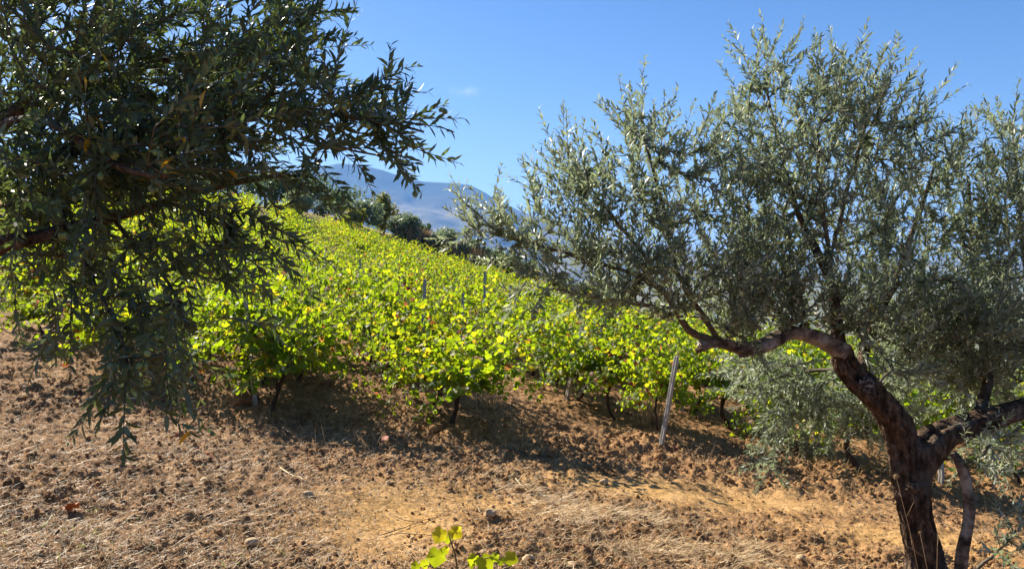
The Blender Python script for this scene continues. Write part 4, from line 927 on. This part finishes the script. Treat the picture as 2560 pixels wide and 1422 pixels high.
def build_litter():
    x, y = scatter(330000); p = np.stack([x, y, G(x, y)], 1); px, py, _ = to_px(p)
    sw = (band(px, py, 1560, 1300, 420, 44, 19) + .8 * band(px, py, 2000, 1390, 400, 40, 14) + .8 * band(px, py, 1330, 1205, 120, 28, 25)) * np.clip(fbm(x * 2.6, y * 2.6, 93, 3) * 3.2 + .45, 0, 1)
    dens = .25 + .6 * np.clip(fbm(x * .9, y * .9, 91, 3) * 2.2 + .35, 0, 1) + .45 * band(px, py, 150, 1150, 500, 260) + .6 * band(px, py, 300, 1400, 500, 120) + .7 * band(px, py, 540, 1135, 170, 22, 4) + .5 * band(px, py, 1500, 1420, 600, 110) + .8 * sw
    dens *= (1 - .88 * bare(x, y)) * (1 - .6 * sstep(9.5, 13, np.hypot(x, y)))
    keep = rng.random(len(x)) < dens * .75
    x, y, sw = x[keep], y[keep], sw[keep]; n = len(x)
    L = np.exp(rng.normal(math.log(.034), .55, n)); L = np.clip(L, .012, .16) * (1 + .9 * np.clip(sw, 0, 1)); wd = rng.uniform(.0018, .0046, n) * (1 + .5 * (rng.random(n) < .06))
    hd = rng.uniform(0, 2 * math.pi, n); al = rng.random(n) < np.clip(sw, 0, .8); hd = np.where(al, R(-38) + rng.normal(size=n) * .5, hd)
    lift = np.where(rng.random(n) < .2, rng.uniform(.3, 1.3, n), rng.uniform(.0, .4, n))
    tone = np.clip(rng.beta(1.3, 1.9, n) + .2 * np.clip(sw, 0, 1), 0, 1)
    tag(blades('straw_litter', x, y, L, wd, hd, lift, M['straw'], tone), 'short pale straw scattered over the tilled soil', 'straw', kind='stuff')
    print('STRAW', n)
    # standing dry stalks near the row ends
    x, y = scatter(5200, 7.5, 14); keep = fbm(x * 1.3, y * 1.3, 95, 2) > .02; x, y = x[keep], y[keep]; n = len(x)
    tag(blades('dry_stalks', x, y, rng.uniform(.08, .3, n), np.full(n, .0025), rng.uniform(0, 6.3, n), rng.uniform(.6, 2.5, n), M['straw'], rng.random(n) * .8), 'thin dry stalks standing between the vine rows', 'dry stalks', kind='stuff')
    # green weeds patch low left
    x, y = scatter(9000, 3.8, 7); p = np.stack([x, y, G(x, y)], 1); px, py, _ = to_px(p); keep = rng.random(len(x)) < .5 * band(px, py, 230, 1330, 130, 50) + .25 * band(px, py, 640, 1420, 90, 40) + .2 * band(px, py, 1480, 1400, 120, 40)
    x, y = x[keep], y[keep]; n = len(x)
    tag(blades('weed_patch', x, y, rng.uniform(.02, .07, n), rng.uniform(.002, .004, n), rng.uniform(0, 6.3, n), rng.uniform(.2, 1.5, n), M['green_grass'], rng.random(n) * .6), 'faint green weeds among the straw at lower left', 'weeds', kind='stuff')
    # crumbs and clods of soil
    x, y = scatter(70000, 3.6, 14); q = rough(x, y); keep = rng.random(len(x)) < np.clip(q * .55, .06, 1); x, y, q = x[keep], y[keep], q[keep]; n = len(x)
    g = Geo(); z = gz(x, y); sc = np.clip(np.exp(rng.normal(math.log(.0085), .6, n)), .003, .026) * (.6 + .5 * q)
    A = norm(rng.normal(size=(n, 3)) + [0, 0, 1.5]); B_ = norm(rng.normal(size=(n, 3))); X, Y, Z = frames(B_, A); wh = rng.integers(0, 4, n)
    for k in range(4):
        m = wh == k; v, f = lumpy(ICO1, 40 + k, .22, 1.8)
        g.inst(v, f, None, np.stack([x, y, z + sc * .25], 1)[m], X[m], Y[m], Z[m], np.stack([sc, sc * rng.uniform(.7, 1.3, n), sc * rng.uniform(.6, .95, n)], 1)[m], rng.random(m.sum()))
    me = g.build('soil_crumbs', M['clod']); a = me.attributes.new('bare', 'FLOAT', 'POINT')
    tag(link('soil_crumbs', me), 'loose brown crumbs and lumps of tilled soil', 'soil crumbs', kind='stuff')
    # big clods, each a thing
    for i, (px, py, s, lab) in enumerate([(605, 1012, .13, 'largest brown soil clod beside the foot of the leaning left post'), (1285, 1105, .075, 'rounded soil clod right of the crooked vine trunk'), (1470, 1112, .085, 'big soil clod in the ridge midway to the grooved post'),
                                         (1530, 1125, .08, 'soil clod just right of the big ridge clod'), (1440, 1128, .06, 'smaller soil clod below the big ridge clod'), (1660, 1145, .11, 'wide crumbly soil clod at the foot of the grooved post'), (1340, 1092, .07, 'pale crumbly clod above the rounded clod'), (820, 962, .09, 'soil clod in the shade under the left centre vines'), (1090, 1072, .09, 'soil clod against the crooked vine trunk')]):
        p = pix_ground(px, py); z = float(gz(np.array([p[0]]), np.array([p[1]]))[0]); v, f = lumpy(ICO3, 60 + i, .2, 2.1); v = v + np.random.default_rng(i).normal(size=v.shape) * .03
        me = mesh_np('soil_clod', v * [s, s * .8, s * .62], [f], M['clod'], {'bare': np.zeros(len(v))}); o = link('soil_clod', me, None, (p[0], p[1], z + s * .22)); o.rotation_euler = (0, 0, i * 1.3)
        tag(o, lab, 'clod', 'soil clods along the row ends')
    # stones
    for i, (px, py, s, lab) in enumerate([(630, 1345, .044, 'smooth round tan stone at lower left'), (685, 1330, .034, 'flat lumpy stone right of the smooth tan stone'), (1322, 1392, .05, 'angular tan stone right of the green vine shoot'), (1432, 1408, .036, 'pale pointed stone at the bottom, left of two straw bands'),
                                         (1225, 1275, .05, 'pale rough stone on the bare patch above the vine shoot'), (1030, 1318, .022, 'small round stone below the crossed twigs'), (2002, 1378, .036, 'flat brown stone left of the olive trunk'), (770, 1235, .035, 'pale elongated stone below the white sticks'),
                                         (970, 1200, .022, 'small pale pebble at the tip of a vine shadow'), (510, 1195, .036, 'whitish knobbly stone among straw at left'), (490, 1090, .034, 'upright pale stone near the lowest olive leaves'), (1510, 1196, .045, 'brown stone lying at the edge of the smooth soil'), (1080, 1395, .02, 'tiny pebble left of the green vine shoot'), (220, 1290, .022, 'little grey pebble in the straw at far left')]):
        p = pix_ground(px, py); z = float(gz(np.array([p[0]]), np.array([p[1]]))[0]); v, f = lumpy(ICO3, 80 + i, .10 if i in (0, 5) else .16, 1.5)
        me = mesh_np('stone', v * [s, s * .8, s * .68], [f], M['stone']); o = link('stone', me, None, (p[0], p[1], z + s * .3)); o.rotation_euler = (0, 0, i * .9)
        tag(o, lab, 'stone', 'stones on the soil')
    # sticks
    for i, (pts, r, mat, lab) in enumerate([([(700, 1175), (735, 1188), (750, 1195), (772, 1212)], .005, 'straw', 'whitish forked stick on the soil at left centre'), ([(950, 1311), (1010, 1296), (1060, 1283), (1120, 1270)], .0035, 'twig', 'long brown twig on the smooth soil, rising to the right'),
                                            ([(970, 1265), (1010, 1280), (1060, 1288)], .003, 'twig', 'short brown twig crossing the long one'), ([(995, 1307), (1060, 1318), (1120, 1336)], .003, 'twig', 'dark twig pointing at the green vine shoot'), ([(1285, 1185), (1310, 1210), (1345, 1225)], .004, 'straw', 'pale bent stick above the straw band'),
                                            ([(1400, 1072), (1415, 1095), (1422, 1105)], .004, 'straw', 'pale crooked stick by the soil ridge'), ([(260, 1125), (330, 1130), (420, 1126)], .005, 'twig', 'dark stick lying under the lowest olive leaves'), ([(1000, 1340), (1045, 1334), (1100, 1338)], .003, 'straw', 'thin pale stalk left of the green vine shoot')]):
        P = []
        for a in pts:
            p = pix_ground(*a); P.append([p[0], p[1], float(gz(np.array([p[0]]), np.array([p[1]]))[0]) + .014])
        g = Geo(); c0 = np.array(P).mean(0); g.tube(np.array(P) - c0, np.linspace(r, r * .5, len(P)), 6, .9)
        if i == 0: g.tube(np.array([P[2], (np.array(P[2]) + [.02, .06, .02])]) - c0, [r * .7, r * .5], 6, .9)
        tag(link('stick', g.build('stick', M[mat]), None, tuple(c0)), lab, 'stick', 'sticks on the soil')
    # red-brown fallen vine leaves
    for i, (px, py, lab) in enumerate([(445, 1085, 'bright orange fallen leaf below the hanging olive leaves'), (532, 1150, 'orange fallen leaf by the straw pile'), (185, 1258, 'red-brown fallen leaf at far left'), (955, 1098, 'dull red fallen leaf in front of the centre vine'), (1690, 1128, 'orange fallen leaf right of the grooved post'), (1900, 1130, 'red fallen leaf under the drooping olive branch')]):
        p = pix_ground(px, py); z = float(gz(np.array([p[0]]), np.array([p[1]]))[0]); v, f = VL[1]
        o = link('fallen_leaf', mesh_np('fallen_leaf', v * .085, [f], M['dry_leaf']), None, (p[0], p[1], z + .025)); o.rotation_euler = (R(35), R(20), i * 1.7); tag(o, lab, 'leaf', 'fallen vine leaves')

def build_shoot():
    p = pix_ground(1150, 1440); d = float(to_px(p)[2]); z = float(gz(np.array([p[0]]), np.array([p[1]]))[0])
    e = empty('vine_shoot', (p[0], p[1], z), 'young bright green vine shoot sprouting at the bottom centre', 'vine shoot'); o0 = np.array([p[0], p[1], z])
    g = Geo(); st = [(1150, 1455), (1143, 1420), (1138, 1385), (1128, 1355), (1122, 1335)]; L = np.array([at(a, b, d) for a, b in st]) - o0; L[0] = (0, 0, -.03)
    g.tube(L, np.linspace(.0065, .004, len(L)), 7)
    g.tube(np.array([at(1146, 1430, d), at(1185, 1400, d - .1), at(1230, 1392, d - .12), at(1275, 1405, d - .12)]) - o0, [.005, .004, .003, .002], 6)
    g.tube(np.array([at(1146, 1430, d), at(1100, 1420, d - .05), at(1055, 1410, d - .05)]) - o0, [.005, .004, .002], 6)
    link('stem', g.build('shoot_stem', M['cane']), e)
    leaves = [(1100, 1332, .098, -.4, 0), (1135, 1328, .09, .9, 0), (1118, 1345, .05, .1, .05), (1092, 1385, .115, -.15, -.05), (1112, 1372, .05, .5, 0), (1062, 1405, .06, .2, -.05), (1040, 1412, .06, -.6, -.05), (1185, 1395, .075, -.5, -.1), (1212, 1402, .115, .5, -.12), (1178, 1408, .045, 0, -.1), (1235, 1390, .055, .6, -.12), (1272, 1392, .09, 1.2, -.12), (1250, 1400, .05, .2, -.1)]
    r = np.random.default_rng(4)
    for i, (a, b, s, roll, dd) in enumerate(leaves):
        c = at(a, b, d + dd) - o0; v, f = VL[i % 3]; s = s * .86; v = v * s; o = link('leaf', mesh_np('shoot_leaf', v - [0, s * .3, 0], [f], M['vine_leaf'], {'rnd': np.full(len(v), r.uniform(.5, .74))}), e, tuple(c))
        axis = norm(np.array([[math.sin(roll), -.25, -math.cos(roll) * .8]]))[0]; nr = norm(np.array([[r.normal() * .3, -.75, .65]]))
        X, Y, Z = frames(axis[None], nr); from mathutils import Matrix
        o.rotation_mode = 'QUATERNION'; o.rotation_quaternion = Matrix((X[0], Y[0], Z[0])).transposed().to_quaternion()

def build_thistles():
    for i, (px, py, d, hs, lab) in enumerate([(2150, 1330, 4.5, [(2120, 1236, .014), (2050, 1290, .012)], 'dry thistle with a brown round head left of the olive trunk'),
                                          (2330, 1440, 4.35, [(2240, 1190, .018), (2345, 1292, .02), (2300, 1330, .01)], 'dry thistle with round seed heads in front of the olive trunk'),
                                          (2480, 1420, 4.3, [(2450, 1330, .009), (2500, 1290, .008)], 'spindly dry weed right of the olive trunk')]):
        b = at(px, py, d); b[2] = float(gz(np.array([b[0]]), np.array([b[1]]))[0]); e = empty('dry_thistle', tuple(b), lab, 'dry plant', 'dry thistles by the olive trunk')
        g = Geo(); r = np.random.default_rng(i)
        for (hx, hy, s) in hs:
            h = at(hx, hy, d) - b; m = h * .5 + [r.normal() * .03, r.normal() * .03, .06]; g.tube([(0, 0, -.02), m, h], [.002, .0016, .001], 5, .3)
            q = m + (h - m) * .4; g.tube([q, q + np.array([r.normal() * .08, -.03, .10])], [.0015, .001], 4, .5)
            k = Geo(); v, f = lumpy(ICO2, i + 5, .06, 3); s *= .62; k.add(v * s * .9, f, None, 0)
            n = 220; dv = norm(r.normal(size=(n, 3))); X, Y, Z = frames(dv, norm(r.normal(size=(n, 3)))); k.inst(np.array([(-.07, .7, 0), (.07, .7, 0), (0, 1.9, 0)]), [(0, 1, 2)], None, np.zeros((n, 3)), X, Y, Z, s * r.uniform(.7, 1.1, n), r.random(n) * .7)
            link('seed_head', k.build('seed_head', M['dry_grass']), e, tuple(h))
        link('stalk', g.build('thistle_stalk', M['straw']), e)
    # straw tuft behind the grooved post
    for (px, py, n, lab) in [(1630, 1050, 260, 'tall dry grass tuft behind the grooved grey post'), (1215, 1010, 120, 'dry grass tuft right of the crooked vine trunk')]:
        p = pix_ground(px, py); g = Geo(); x = p[0] + rng.normal(size=n) * .13; y = p[1] + rng.normal(size=n) * .12; z = gz(x, y) - .02
        up = norm(np.stack([rng.normal(size=n) * .35, rng.normal(size=n) * .35, np.ones(n)], 1)); X, Y, Z = frames(up, norm(rng.normal(size=(n, 3)) + [0, -1, 0])); tv = np.array([(-.006, 0, 0), (.006, 0, 0), (.005, .6, .03), (-.005, .6, .03), (0, 1, .15)])
        g.inst(tv, [(3, 2, 4)], [(0, 1, 2, 3)], np.stack([x, y, z], 1), X, Y, Z, rng.uniform(.2, .6, n), rng.random(n)); tag(link('dry_grass_tuft', g.build('dry_grass_tuft', M['straw'])), lab, 'dry grass', 'dry grass tufts between the rows')

_mound += [(-.73, 9.2, .35, .07), (1.9, 9.6, .5, .10), (-3.15, 9.6, .4, .07), (4.05, 9.1, .4, .07)]
build_ground()
MV = build_mountain()
build_house(928, 474, MV, 46, 'largest white farmhouse high on the far mountain slope')
build_house(958, 488, MV, 34, 'second white farmhouse, lower right of the largest')
build_house(1195, 618, MV, 34, 'white farmhouse low on the far slope near the valley')
build_haze()
build_vines()
build_posts()
build_background()
build_right_olive()
build_left_olive()
build_litter()
build_shoot()
build_thistles()
